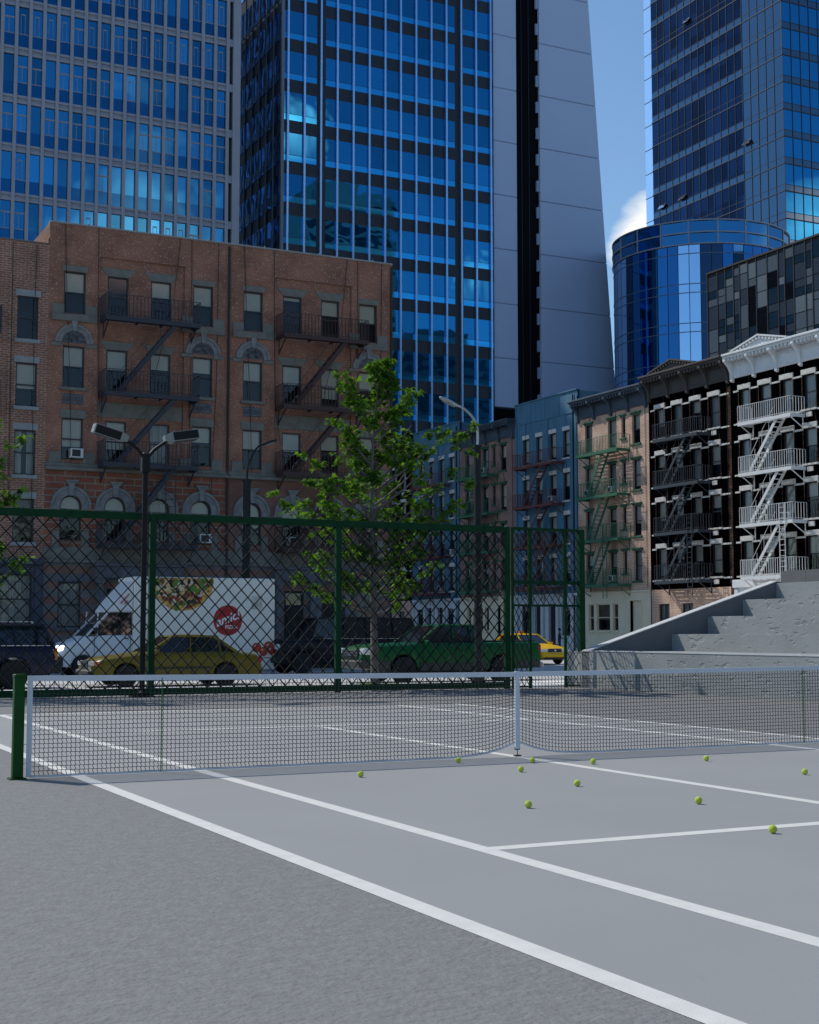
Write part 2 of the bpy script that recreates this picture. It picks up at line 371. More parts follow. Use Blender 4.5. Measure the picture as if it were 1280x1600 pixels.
mx2 = N(nt, 'ShaderNodeMixRGB'); mx2.inputs[2].default_value = (30,21,17,1)
L(cr2.outputs[0], mx2.inputs[0]); L(mx.outputs[0], mx2.inputs[1]); L(mx2.outputs[0], bg.inputs[0])
bg.inputs[1].default_value = .13
SC.view_settings.view_transform = 'Standard'; SC.view_settings.look = 'None'
SC.view_settings.exposure = 0; SC.view_settings.gamma = 1
SC.render.engine = 'CYCLES'
SC.cycles.max_bounces = 6; SC.cycles.transparent_max_bounces = 16; SC.cycles.diffuse_bounces = 3; SC.cycles.glossy_bounces = 4
SC.cycles.caustics_reflective = False; SC.cycles.caustics_refractive = False
SC.cycles.use_denoising = True

# ------------------------------------------------------------------ ground
def sheet(name, x0, x1, y0, y1, z, m):
    b = MB(); b.add([(x0,y0,z),(x1,y0,z),(x1,y1,z),(x0,y1,z)], [(0,1,2,3)]); return tag(b.build(name, m), kind='structure')
sheet('ground', -900, 1200, -600, 1400, -.004, M['road'])
sheet('park_pavement', -80, 30, -80, 18.62, .0, M['asphalt'])
sheet('court_surface', -5.485, 5.485, -11.885, 11.885, .0014, M['court'])
def lines():
    b = MB()
    def r(x0,x1,y0,y1): b.add([(x0,y0,.0028),(x1,y0,.0028),(x1,y1,.0028),(x0,y1,.0028)], [(0,1,2,3)])
    for s in (-1, 1):
        a, c = sorted((s*5.525, s*5.375)); r(a, c, -11.96, 11.96)
        a, c = sorted((s*4.16, s*4.01)); r(a, c, -11.81, 11.81)
        a, c = sorted((s*11.96, s*11.81)); r(-5.375, 5.375, a, c)
        a, c = sorted((s*6.48, s*6.33)); r(-4.01, 4.01, a, c)
    r(-.08,.065,-6.33,6.33)
    tag(b.build('court_lines', M['line']), kind='structure')
lines()
def slab(name, x0, x1, y0, y1, z, m):
    b = MB(); b.box(x0,x1,y0,y1,-.05,z); return tag(b.build(name, m), kind='structure')
slab('near_sidewalk', -80, 21.5, 18.95, 22.2, .05, M['sidewalk'])
slab('near_kerb', -80, 21.65, 22.2, 22.35, .054, M['kerb'])
slab('far_sidewalk', -60, 19.2, 37.2, 42, .1, M['sidewalk'])
slab('far_kerb', -60, 19.35, 37.05, 37.2, .104, M['kerb'])
slab('avenue_sidewalk', 38.2, 42, 30, 110, .1, M['sidewalk'])
slab('avenue_kerb', 38.05, 38.2, 30, 110, .104, M['kerb'])

# ------------------------------------------------------------------ net
NET = empty('tennis_net', (0,0,0), label='tennis net with white bands and black cord mesh across the grey court', cat='tennis net')
def net():
    XL, XR = -5.97, 6.05
    def top(x): return 1.045 + .035*(abs(x)/6)**1.3
    def bot(x):
        d = abs(x); return .018 + (.165*math.exp(-((d/.34)**1.25)) if d < 2 else 0)
    # mesh
    b = MB(); n = int((XR-XL)/.048); rows = 21
    r = .0029
    def sq(b, p, q, r):   # thin cord between two points in the net plane
        dx, dz = q[0]-p[0], q[1]-p[1]; l = math.hypot(dx, dz) or 1; ux, uz = -dz/l*r, dx/l*r
        b.add([(p[0]+ux,-r,p[1]+uz),(q[0]+ux,-r,q[1]+uz),(q[0]-ux,-r,q[1]-uz),(p[0]-ux,-r,p[1]-uz),
               (p[0]+ux,r,p[1]+uz),(q[0]+ux,r,q[1]+uz),(q[0]-ux,r,q[1]-uz),(p[0]-ux,r,p[1]-uz)],
              [(0,1,2,3),(7,6,5,4),(0,4,5,1),(3,2,6,7)])
    xs = [XL + .048*i for i in range(n+1)]
    def zr(x, j):
        t, o = top(x)-.055, bot(x)+.012
        k = j/rows
        return o + (t-o)*k + .0018*math.sin(x*9+j*1.7)
    for x in xs:
        if abs(x) < .03: continue
        pts = []
        for j in range(rows+1):
            z = zr(x, j); s = (t_ := .0055)
            pts.append((x - s, z-.006)); pts.append((x + s, z+.008))
        for p, q in zip(pts, pts[1:]): sq(b, p, q, r)
    for j in range(rows+1):
        for x0, x1 in zip(xs, xs[1:]): sq(b, (x0, zr(x0, j)), (x1, zr(x1, j)), r)
    b.build('net_mesh', M['cord'], NET)
    # bands
    def strip(name, fn_lo, fn_hi, x0, x1, w, m, seg=80):
        b = MB(); rings = []
        for i in range(seg+1):
            x = x0+(x1-x0)*i/seg
            rings.append([(x,-w,fn_lo(x)),(x,w,fn_lo(x)),(x,w,fn_hi(x)),(x,-w,fn_hi(x))])
        b.loft(rings); return b.build(name, m, NET)
    strip('headband', lambda x: top(x)-.058, lambda x: top(x), XL-.04, XR+.04, .014, M['white_band'])
    strip('bottom_tape', lambda x: bot(x)-.008, lambda x: bot(x)+.012, XL, -.04, .006, M['white_band'])
    strip('bottom_tape', lambda x: bot(x)-.008, lambda x: bot(x)+.012, .04, XR, .006, M['white_band'])
    for x in (XL-.04, XR-.01):
        b = MB(); b.bbox(x, x+.055, -.012, .012, .02, top(x)-.06, .004)
        for k in range(5): b.tube([(x-.05*(1 if x < 0 else -1), 0, .16+k*.2), (x+.03, 0, .16+k*.2)], .004, 5)
        b.build('side_band', M['white_band'], NET)
    b = MB(); b.bbox(-.03, .03, -.022, .022, .1, 1.052, .004)
    b.build('centre_strap', M['white_band'], NET)
    b = MB(); b.tube([(-.035,0,.09),(.035,0,.09)], .006, 6); b.tube([(-.035,0,.09),(-.035,0,.12)], .006, 6); b.tube([(.035,0,.09),(.035,0,.12)], .006, 6)
    b.tube([(0,0,.02),(0,0,.09)], .006, 6); b.bbox(-.045,.045,-.03,.03,.008,.022,.004)
    b.build('strap_anchor', M['black_metal'], NET)
    for x in (-4.55, 4.6):
        b = MB(); b.tube([(x,-.012,.02),(x,-.012,top(x)-.03)], .0065, 6); b.build('singles_stick', M['stick'], NET)
    for x in (-6.1, 6.2):
        b = MB(); w = .055
        b.bbox(x-w, x+w, -w, w, .012, 1.09, .012); b.bbox(x-w-.006, x+w+.006, -w-.006, w+.006, 1.062, 1.1, .008)
        b.bbox(x-.09, x+.09, -.09, .09, .0, .014, .004); b.bbox(x-w-.003, x+w+.003, -w-.003, w+.003, .90, .906, .002)
        b.build('net_post', M['post_green'], NET)
net()

# ------------------------------------------------------------------ tennis balls
def ball_mesh():
    b = MB(); prof = [(max(.0335*math.sin(PI*k/16), .0002), -.0335*math.cos(PI*k/16)) for k in range(17)]
    b.lathe(prof, n=26)
    pts = []
    for k in range(41):   # the curved seam
        t = 2*PI*k/40; a = .44; lat = a*math.sin(2*t)*1.35; lon = t + a*math.sin(4*t)*.2
        pts.append(Vector((math.cos(lat)*math.cos(lon), math.cos(lat)*math.sin(lon), math.sin(lat)))*.0332)
    b2 = MB(); b2.tube(pts, .0011, 5, cap=False)
    return b, b2
BALLS = [ # x, y, label
 (-2.79, -1.44, 'tennis ball alone left of centre, nearest to the left half of the net'),
 (-1.07, -0.44, 'tennis ball close to the net just left of the centre strap'),
 (-0.97, -1.71, 'tennis ball just in front of the centre strap, upper of the two below it'),
 (-0.29, -0.83, 'tennis ball on the centre service line beside the centre strap'),
 (0.26, -1.29, 'tennis ball lying beyond the centre line, right of the strap near the net'),
 (-1.22, -3.22, 'tennis ball between the centre line and the lone lower ball'),
 (-2.57, -4.51, 'lone lower tennis ball in the middle of the service box, below the strap'),
 (-1.05, -4.94, 'tennis ball halfway between centre line and service line at right'),
 (1.71, -1.54, 'tennis ball near the net in the right service box, left of the rightmost ball'),
 (-1.71, -6.7, 'nearest tennis ball resting on the edge of the white service line'),
 (1.63, -3.33, 'rightmost tennis ball lying alone beyond the centre line')]
bb, bs = ball_mesh(); first = None
for i, (x, y, lab) in enumerate(BALLS):
    if first is None:
        first = o = bb.build('tennis_ball', M['ball'], smooth=60); s_ = bs.build('seam', M['ball_seam'], o, smooth=60)
    else: o = copy_tree(first)
    o.location = (x, y, .0335+.0022); o.rotation_euler = (rnd.uniform(0,6), rnd.uniform(0,6), rnd.uniform(0,6))
    tag(o, lab, 'tennis ball', 'tennis balls scattered on the court')

# ------------------------------------------------------------------ chain-link fence
FY = 18.4
def chain(b, x0, x1, z0, z1, y, cell=.335, ch=.385, r=.0215, pad=0):
    """woven zigzag wires filling a frame"""
    nr = max(1, round((z1-z0)/ch)); ch = (z1-z0)/nr; nc = int(round((x1-x0)/cell)); cell = (x1-x0)/nc
    for c in range(nc+1):
        for s in (-1, 1):
            pts = []
            for j in range(nr*2+1):
                x = x0 + c*cell + s*(cell/2 if j % 2 else 0)
                x = min(max(x, x0), x1)
                pts.append((x, y + s*.008*(1 if j % 2 else -1), z0 + j*ch/2))
            if (c == 0 and s < 0) or (c == nc and s > 0): continue
            b.tube(pts, r, 4)
F = empty('chain_link_fence', (0, FY, 0), label='long green framed chain-link fence behind the court, full panels left of the gate', cat='fence')
posts = [-14.2, -9.25, -4.3, .65, 5.58, 10.62]
for x in posts:
    b = MB(); b.bbox(x-.075, x+.075, -.07, .07, 0, 4.42, .012); b.build('post', M['fence_green'], F)
for x0, x1 in zip(posts, posts[1:]):
    b = MB(); b.bbox(x0+.075, x1-.075, -.06, .06, 4.25, 4.43, .012); b.build('top_rail', M['fence_green'], F)
    b = MB(); b.bbox(x0+.075, x1-.075, -.05, .05, .02, .19, .012); b.build('bottom_rail', M['fence_green'], F)
    b = MB(); chain(b, x0+.075, x1-.075, .19, 4.25, 0); b.build('wire_mesh', M['wire'], F)
    b = MB()
    n = 14
    for k in range(n): b.lathe([(.004,0),(.022,.004),(.022,.018),(.01,.03)], c=(x0+.3+k*(x1-x0-.6)/(n-1), -.075, .0), n=8)
    b.each('bolt', M['grey_metal'], F)
G = empty('fence_gate', (0, FY, 0), label='green chain-link gate section with an open doorway beside the concrete stand', cat='gate')
GX0, GX1, DA, DB = 10.76, 13.10, 11.36, 12.5
for x, w, nm in ((10.80,.035,'gate_post'),(13.04,.085,'gate_post')):
    b = MB(); b.bbox(x-w, x+w, -w, w, 0, 4.42, .01); b.build(nm, M['fence_green'], G)
for x in (DA, DB):
    b = MB(); b.bbox(x-.035, x+.035, -.035, .035, .0, 2.24, .008); b.build('door_jamb', M['fence_green'], G)
    b = MB(); b.bbox(x-.05, x+.05, -.045, .045, 2.3, 4.34, .008); b.build('upright', M['fence_green'], G)
for z0, z1, x0, x1, nm in ((4.34,4.43,10.84,12.95,'top_rail'),(2.86,2.96,10.84,12.95,'middle_rail'),(2.24,2.3,10.84,12.95,'door_lintel'),(.02,.07,10.84,DA-.04,'bottom_rail'),(.02,.07,DB+.04,12.95,'bottom_rail')):
    b = MB(); b.bbox(x0, x1, -.03, .03, z0, z1, .006); b.build(nm, M['fence_green'], G)
for x0, x1, z0, z1 in ((10.84,DA-.04,.07,2.24),(DB+.04,12.95,.07,2.24),(10.84,12.95,2.3,2.86),(10.84,12.95,2.96,4.34)):
    b = MB(); chain(b, x0, x1, z0, z1, 0, cell=.19, ch=.30, r=.012); b.build('wire_mesh', M['wire'], G)

# ------------------------------------------------------------------ twin-head lamp post on the court
T = empty('twin_lamp_post', (.33, 18.0, 0), label='black twin-headed floodlight pole standing in front of the fence', cat='lamp post')
b = MB(); b.tube([(0,0,.04),(0,0,5.4)], .065, 12); b.bbox(-.1,.1,-.1,.1,5.35,5.85,.03); b.build('pole', M['black_metal'], T, smooth=35)
b = MB(); b.bbox(-.28,.28,-.2,.2,0,.03,.01); b.lathe([(.12,.03),(.12,.1),(.07,.16)], n=12)
for sx in (-.2,.2):
    for sy in (-.13,.13): b.lathe([(.015,.03),(.015,.07)], c=(sx,sy,0), n=6)
b.build('base_plate', M['black_metal'], T)
for s, z1 in ((-1,6.16),(1,6.22)):
    b = MB(); pts = [(s*.06,0,5.75),(s*.2,0,5.93),(s*.36,0,6.05),(s*.55,0,z1-.03)]
    b.tube(pts, .042, 10); b.build('arm', M['black_metal'], T, smooth=50)
    h = MB()   # tapered floodlight casing, tilted so its front face looks down and towards the court
    Lh = .86
    rings = []
    for u, hw, hh in ((0,.10,.07),(.12,.15,.10),(.2,.17,.115),(Lh-.02,.17,.115),(Lh,.15,.10)):
        rings.append([(u,-hw,-hh),(u,hw,-hh),(u,hw,hh),(u,-hw,hh)])
    h.loft(rings)
    head = h.build('lamp_head', M['lamp_white'], T)
    p = MB(); p.bbox(.2, Lh-.03, -.178, -.168, -.10, .10, .004); p.build('dark_face', M['black_metal'], head)
    p = MB(); p.bbox(.24, Lh-.06, -.12, .12, -.122, -.113, .003); p.build('lens', M['grille_dark'], head)
    head.location = (s*.45, 0, z1)
    if s > 0: head.rotation_euler = (R(-6), R(-10), R(0))
    else: head.rotation_euler = (R(-6), R(-15), R(180)); 
    if s < 0:   # mirrored head: face stays towards the court
        head.scale = (1,-1,1)

def cobra(name, loc, zpole, pts, label, dark_r=.12, am='grey_metal'):
    t = empty(name, loc, label=label, cat='street lamp', group='curved-arm street lamps')
    b = MB(); b.tube([(0,0,0),(0,0,.5),(0,0,zpole)], [dark_r*1.2, dark_r, dark_r*.92], 12); b.lathe([(dark_r*1.6,0),(dark_r*1.5,.25),(dark_r*1.1,.4)], n=12)
    b.lathe([(dark_r*1.25,zpole-.08),(dark_r*1.25,zpole)], n=12)
    b.build('pole', M['pole_dark'], t, smooth=40)
    q = [Vector(p) for p in pts]; sm = []
    for i in range(len(q)-1):
        a, c = q[max(i-1,0)], q[min(i+2,len(q)-1)]
        for k in range(5):
            u = k/5; sm.append(.5*((2*q[i])+(q[i+1]-a)*u+(2*a-5*q[i]+4*q[i+1]-c)*u*u+(3*q[i]-a-3*q[i+1]+c)*u**3))
    sm.append(q[-1])
    b = MB(); b.tube(sm, .038, 8); b.build('arm', M[am], t, smooth=60)
    d = (q[-1]-q[-2]).normalized(); e = q[-1]; s = MB(); rings = []
    for u, r1, r2 in ((-.05,.03,.03),(.05,.06,.05),(.2,.10,.065),(.42,.12,.07),(.58,.08,.05),(.64,.02,.02)):
        c = e + d*u
        rings.append([(c.x, c.y + r1*math.cos(2*PI*k/12), c.z + r2*math.sin(2*PI*k/12)) for k in range(12)])
    s.loft(rings); h = s.build('lamp_head', M[am], t, smooth=60)
    rings = []
    for u, r in ((.1,.03),(.2,.08),(.4,.09),(.52,.03)):
        c = e + d*u; rings.append([(c.x, c.y + r*math.cos(2*PI*k/12), c.z -.045 + .05*math.sin(2*PI*k/12)) for k in range(12)])
    s = MB(); s.loft(rings); s.build('lens', M['lamp_white'], h, smooth=60)
    return t
cobra('street_lamp', (11.45, 21.5, .05), 7.05, [(0,0,7.0),(0,0,7.5),(-.14,0,7.85),(-.45,0,8.12),(-.68,0,8.2)], 'nearer street lamp with silver curved arm, right of the leafy tree')
cobra('street_lamp', (10.0, 37.6, .1), 7.45, [(0,0,7.4),(.02,0,7.8),(.14,0,8.25),(.32,0,8.62),(.5,0,8.82),(.66,0,8.88)], 'farther dark street lamp before the brown brick facade, rising behind the white van', .16, 'pole_dark')

# ------------------------------------------------------------------ concrete stand (bleachers)
B = empty('concrete_bleachers', (12.95, 0, 0), label='grey rough concrete stepped seating with sloping end wall right of the gate', cat='bleachers')
ST = [(0,0,1.0),(2.83,1.0,1.48),(4.12,1.48,1.99),(5.42,1.99,2.49),(6.7,2.49,3.0)]
Y0b, Y1b = -14, 17.9
for i, (x, z0, z1) in enumerate(ST):
    x1 = ST[i+1][0] if i < 4 else 8.0
    b = MB(); b.box(x, x1+.02, Y0b, Y1b-.002, 0 if i == 0 else z0-.04, z1, 0); b.build('step', M['concrete'], B)
b = MB(); b.box(-.012, .07, Y0b, Y1b-.03, 1.0, 1.022); b.box(.22, .32, Y0b, Y1b-.03, 1.002, 1.03)
b.each('tread_nosing', M['sunlit_concrete'], B)
b = MB(); b.prism([(0,0),(8.3,0),(8.3,3.04),(6.75,3.04),(0,1.0)], Y1b, Y1b+.32); b.build('end_wall', M['shaded_concrete'], B)
b = MB(); b.prism([(-.02,1.0),(6.75,3.045),(6.75,3.07),(-.02,1.025)], Y1b-.01, Y1b+.33); b.build('coping', M['sunlit_concrete'], B)  # added cap, pale to show the wall's own top in sun
b = MB(); b.box(6.9, 8.3, Y1b-1.05, Y1b+.02, 3.0, 3.36); b.box(6.9, 7.25, Y0b, Y1b-1.06, 3.0, 3.36); b.build('top_parapet', M['shaded_concrete'], B)
b = MB(); b.box(0, .3, Y1b+.345, 19.1, 0, 1.0); b.build('low_wall', M['concrete'], B)

# ------------------------------------------------------------------ trees
LEAF = leafmat('maple_leaf', (.026,.085,.010), (.125,.245,.03))
BARK = mat('maple_bark', (.12,.105,.095), .9, vary=.3, scale=6, bump=.6, bscale=30, stretch=(1,1,.25))
LSHAPE = [(0,0),(.16,.02),(.42,-.04),(.36,.18),(.5,.42),(.26,.42),(.22,.56),(.13,.52),(0,.98),(-.13,.52),(-.22,.56),(-.26,.42),(-.5,.42),(-.36,.18),(-.42,-.04),(-.16,.02)]
def leaf(b, p, d, nrm, s, r):
    """one lobed maple leaf, folded along its midrib"""
    d = d.normalized(); e = nrm.cross(d)
    if e.length < 1e-3: e = Vector((1,0,0))
    e.normalize(); n = d.cross(e); fold = .18 + .25*r.random(); droop = .25*r.random()
    base = len(b.v)
    for u, v in LSHAPE:
        q = p + e*(u*s) + d*(v*s) + n*(abs(u)*fold*s - v*v*droop*s)
        b.v.append(tuple(q))
    b.f.append(tuple(base+i for i in (0,1,2,3,4,5,6,7,8))); b.m.append(0)
    b.f.append(tuple(base+i for i in (0,8,9,10,11,12,13,14,15))); b.m.append(0)
def tree(name, loc, label, tips, trunk, seed, leafn=34, ls=.185):
    """trunk polyline; tips = crown clump centres (dx, dz, dy, size)"""
    r = random.Random(seed)
    t = empty(name, loc, label=label, cat='tree', group='maple street trees')
    tb = MB(); tb.tube(trunk[0], trunk[1], 10); lb = MB()
    tp = [Vector(p) for p in trunk[0]]
    def on_trunk(z):
        for a, c in zip(tp, tp[1:]):
            if a.z <= z <= c.z: return a.lerp(c, (z-a.z)/(c.z-a.z))
        return tp[-1]
    br = MB()
    for dx, dz, dy, size in tips:
        tip = Vector((dx, dy, dz)); hd = math.hypot(dx, dy)
        z0 = max(1.9, min(tp[-1].z-.2, dz - .35 - hd*(.75 if dz > 3 else .25)))
        a = on_trunk(z0); mid = a.lerp(tip, .5) + Vector((0,0,-.12*hd)) + Vector((r.uniform(-.08,.08), r.uniform(-.08,.08), 0))
        path = []
        for k in range(7):
            u = k/6; path.append(a*(1-u)**2 + mid*2*u*(1-u) + tip*u*u)
        br.tube(path, [max(.008, .042*(1-.85*k/6)*min(1, .4+hd/2.2)) for k in range(7)], 5)
        # twigs: along the outer half and around the tip
        nt_ = int(8 + size*14)
        for k in range(nt_):
            u = .45 + .6*r.random()
            p = path[0].lerp(path[-1], 1) if u > 1 else a*(1-u)**2 + mid*2*u*(1-u) + tip*u*u
            ang = r.uniform(0, 2*PI); el = r.gauss(.15, .35)
            dirv = Vector((math.cos(ang)*math.cos(el), math.sin(ang)*math.cos(el)*.9, math.sin(el)*.8 + .05))
            ln = size*r.uniform(.35, 1.0)
            q = p + dirv*ln
            br.tube([p, p.lerp(q, .5) + Vector((0,0,.04)), q], [.008,.006,.004], 3)
            nl = int(leafn*ln/size*r.uniform(.5,1.1)/4)+3
            for j in range(nl):
                v = r.uniform(.15, 1.05); c = p.lerp(q, v) + Vector((r.gauss(0,.05), r.gauss(0,.05), r.gauss(0,.045)))
                a2 = r.uniform(0, 2*PI)
                d = Vector((math.cos(a2), math.sin(a2), -.25 - .5*r.random())) + dirv*.5
                nn = Vector((r.gauss(0,.42), r.gauss(0,.42), 1)).normalized()
                leaf(lb, c, d, nn, ls*r.uniform(.6, 1.25), r)
    tr = tb.build('trunk', BARK, t, smooth=60); br.build('branches', BARK, tr, smooth=60)
    lb.build('crown', LEAF, t)
    g = MB()
    return t
def clump_tips(lst, x0px, seed, pxm=58.8):
    r = random.Random(seed); out = []
    for px, py, s in lst:
        dx = (px-x0px)/pxm; dz = (1076-py)/pxm*1.0; out.append((dx, dz, r.uniform(-1,1)*min(1.6, .5+abs(dx)*.5), s))
    return out
MAIN = [(600,546,.34),(592,556,.36),(610,580,.4),(706,654,.26),(722,662,.16),(728,748,.22),(716,700,.25),(676,640,.28),(645,600,.34),(508,578,.28),(448,762,.28),(602,570,.38),(596,600,.5),(518,588,.42),(655,592,.36),(545,625,.4),(640,625,.42),(586,640,.55),(520,650,.4),(545,690,.5),(475,705,.38),(502,715,.45),
 (612,690,.5),(655,680,.45),(695,660,.32),(718,655,.18),(690,690,.35),(580,735,.5),(540,745,.45),(640,735,.45),(690,738,.4),(722,748,.22),(480,752,.42),(515,775,.5),
 (450,780,.36),(560,790,.5),(605,790,.5),(655,785,.5),(700,778,.35),(480,800,.45),(520,815,.5),(640,822,.5),(690,815,.42),(458,868,.32),(495,860,.42),(560,855,.4),(620,860,.5),
 (665,850,.45),(700,872,.36),(480,905,.25),(540,895,.4),(600,905,.35),(655,900,.42),(685,915,.3),(445,890,.25),(575,560,.3),(625,660,.4),(560,668,.45)]
tree('maple_tree', (7.38, 20.0, .05), 'leafy green maple tree on the pavement beyond the fence, between the two brick blocks', clump_tips(MAIN, 585, 3),
     ([(0,0,0),(-.02,0,1.2),(-.04,.02,2.6),(-.08,0,4.2),(-.10,.02,5.8),(-.03,0,7.3),(.12,.02,8.6)], [.125,.10,.088,.07,.05,.03,.012]), 5)
LEFT = [(-100,600,.5),(-60,650,.45),(-30,690,.5),(5,660,.34),(14,700,.30),(5,745,.42),(-40,760,.5),(-90,720,.55),(-130,680,.5),(-60,820,.5),(-15,800,.45),(26,768,.28),(12,850,.36),(38,872,.26),(-10,905,.4),(-50,880,.5),(-110,800,.5),(-140,860,.5),(-130,760,.5),(-170,700,.5),(-80,560,.45)]
tree('maple_tree', (-4.05, 20.4, .05), 'maple tree cut by the left edge, its leafy branch tips over the left brick house', clump_tips(LEFT, -85, 9, 62),
     ([(0,0,0),(.02,0,1.5),(0,.02,3.4),(-.03,0,5.8),(0,0,7.6),(0,0,8.4)], [.13,.11,.085,.06,.03,.012]), 11)
b = MB(); gr = random.Random(4)
for k in range(240):
    x = 7.38+gr.gauss(0,.32); y = 19.85+gr.gauss(0,.22); h = gr.uniform(.05,.16)
    b.add([(x-.012,y,.05),(x+.012,y,.05),(x+gr.gauss(0,.05),y+gr.gauss(0,.05),.05+h)], [(0,1,2)])
tag(b.build('grass', leafmat('grass_blades', (.05,.12,.02), (.12,.2,.04))), kind='stuff')

# ------------------------------------------------------------------ facades
def arc(cx, cz, r, n=12, a0=PI, a1=0): return [(cx+r*math.cos(a0+(a1-a0)*k/n), cz+r*math.sin(a0+(a1-a0)*k/n)) for k in range(n+1)]
def wall_front(b, x0, x1, z0, z1, ops, y=0, dep=.22, m=0):
    """front sheet with openings (x0,x1,z0,z1,arched) and their reveals"""
    ops = [o for o in ops if o[0] >= x0-.01 and o[1] <= x1+.01 and o[2] >= z0-.01 and o[3] <= z1+.01]
    xs = sorted({x0, x1, *[o[0] for o in ops], *[o[1] for o in ops]}); zs = sorted({z0, z1, *[o[2] for o in ops], *[o[3] for o in ops]})
    for xa, xb in zip(xs, xs[1:]):
        for za, zb in zip(zs, zs[1:]):
            cx, cz = (xa+xb)/2, (za+zb)/2
            if any(o[0] < cx < o[1] and o[2] < cz < o[3] for o in ops): continue
            b.add([(xa,y,za),(xb,y,za),(xb,y,zb),(xa,y,zb)], [(0,1,2,3)], m)
    for o in ops:
        a, c, e, f = o[:4]; arch = len(o) > 4 and o[4]
        yi = y+dep; top = f
        if arch:
            r = (c-a)/2; cx = (a+c)/2; sp = f-r; top = sp; pts = arc(cx, sp, r, 12)
            for (p, q) in zip(pts, pts[1:]):
                b.add([(p[0],y,p[1]),(q[0],y,q[1]),(q[0],y,f),(p[0],y,f)], [(0,1,2,3)], m)
                b.add([(p[0],y,p[1]),(p[0],yi,p[1]),(q[0],yi,q[1]),(q[0],y,q[1])], [(0,1,2,3)], m)
        else: b.add([(a,y,f),(a,yi,f),(c,yi,f),(c,y,f)], [(0,1,2,3)], m)
        b.add([(a,y,e),(a,yi,e),(a,yi,top),(a,y,top)], [(0,1,2,3)], m)
        b.add([(c,y,e),(c,y,top),(c,yi,top),(c,yi,e)], [(0,1,2,3)], m)
        b.add([(a,y,e),(c,y,e),(c,yi,e),(a,yi,e)], [(0,1,2,3)], m)
TPL = {}
def window_tpl(w, h, frame='frame_dark', cover='blind', frac=.5, arch=False, lintel=None, sill=None, lm='stone', sm='stone', dep=.12, rail=True, bars=0):
    """window standing at its sill centre: frame mesh, children pane, blind, lintel, sill"""
    key = (round(w,2), round(h,2), frame, cover, round(frac,1), arch, lintel, sill, lm, sm, dep, bars)
    if key in TPL: return copy_tree(TPL[key])
    b = MB(); t = .055; hw = w/2; y0, y1 = dep, dep+.06
    top = h-hw if arch else h
    b.box(-hw, -hw+t, y0, y1, 0, top); b.box(hw-t, hw, y0, y1, 0, top); b.box(-hw+t, hw-t, y0, y1, 0, t)
    if arch:
        o = arc(0, top, hw, 12); i = arc(0, top, hw-t, 12)
        for k in range(12):
            b.loft([[(o[k][0],y,o[k][1]),(o[k+1][0],y,o[k+1][1]),(i[k+1][0],y,i[k+1][1]),(i[k][0],y,i[k][1])] for y in (y0,y1)])
    else: b.box(-hw+t, hw-t, y0, y1, h-t, h)
    if rail: b.box(-hw+t, hw-t, y0-.01, y1-.015, h*.5-.03, h*.5+.02)
    for k in range(bars): x = -hw + w*(k+1)/(bars+1); b.box(x-.025, x+.025, y0, y1-.01, t, top)
    b.add([(-hw-.05,y1+.5,-.1),(hw+.05,y1+.5,-.1),(hw+.05,y1+.5,h+.1),(-hw-.05,y1+.5,h+.1)], [(0,1,2,3)], 1)
    o = b.build('window', [M[frame], M['room']])
    b = MB(); y = y0+.035
    if arch: b.add([(-hw+t,y,t)]+[(x,y,z) for x, z in arc(0, top, hw-t, 12)]+[(hw-t,y,t)], [tuple(range(14, -1, -1))])
    else: b.add([(-hw+t,y,t),(hw-t,y,t),(hw-t,y,h-t),(-hw+t,y,h-t)], [(0,1,2,3)])
    b.build('pane', M['pane'], o)
    yb = y1+.05
    if cover == 'blind' and frac > .02:
        zb = h-(h-t)*frac; b = MB()
        if arch and zb < top: b.add([(-hw+.02,yb,zb)]+[(x,yb,z) for x, z in arc(0, top, hw-.02, 12)]+[(hw-.02,yb,zb)], [tuple(range(14,-1,-1))])
        else: b.box(-hw+.02, hw-.02, yb, yb+.008, zb, h-.02)
        b.build('blind', M['blind'], o)
    elif cover in ('curtain', 'brown'):
        g = .0 if frac > .9 else .12*w; b = MB(); zt = top
        if cover == 'brown': b.box(-hw+.02, hw-.02, yb, yb+.01, h*(1-frac), h-.02); b.build('blind', M['brown_shade'], o)
        else:
            for s in (-1, 1):
                xs = [s*(hw-.02 - (hw-.02-g)*k/10) for k in range(11)]
                for k in range(10): b.add([(xs[k],yb+.03*(k%2),0),(xs[k+1],yb+.03*((k+1)%2),0),(xs[k+1],yb+.03*((k+1)%2),zt),(xs[k],yb+.03*(k%2),zt)], [(0,1,2,3)])
            b.build('curtain', M['curtain'], o)
    if lintel:
        lh, ext = lintel[0], lintel[1]; b = MB()
        if len(lintel) > 2 and lintel[2] == 'flare':
            b.prism([(-hw-.02,h+.001),(hw+.02,h+.001),(hw+ext,h+lh),(-hw-ext,h+lh)], -.03, .05)
        elif len(lintel) > 2 and lintel[2] == 'cap':
            b.box(-hw-ext*.6, hw+ext*.6, -.06, .05, h, h+lh*.6); b.box(-hw-ext, hw+ext, -.13, .05, h+lh*.6, h+lh)
        elif len(lintel) > 2 and lintel[2] == 'hood':
            b.bbox(-hw-ext, hw+ext, -.055, .05, h, h+lh+.03, .015); b.bbox(-hw-ext, -hw-.0, -.06, .05, h-.1, h-.002, .01); b.bbox(hw+.0, hw+ext, -.06, .05, h-.1, h-.002, .01)
        else: b.box(-hw-ext, hw+ext, -.03, .05, h+.001, h+lh)
        b.build('lintel', M[lm], o)
    if sill:
        sh, ext = sill; b = MB(); b.bbox(-hw-ext, hw+ext, -.10, .1, -sh, -.002, .01); b.build('sill', M[sm], o)
    TPL[key] = o
    return o
def put(o, parent, x, z, y=0):
    o.parent = parent; o.location = (x, y, z); return o
AC_T = []
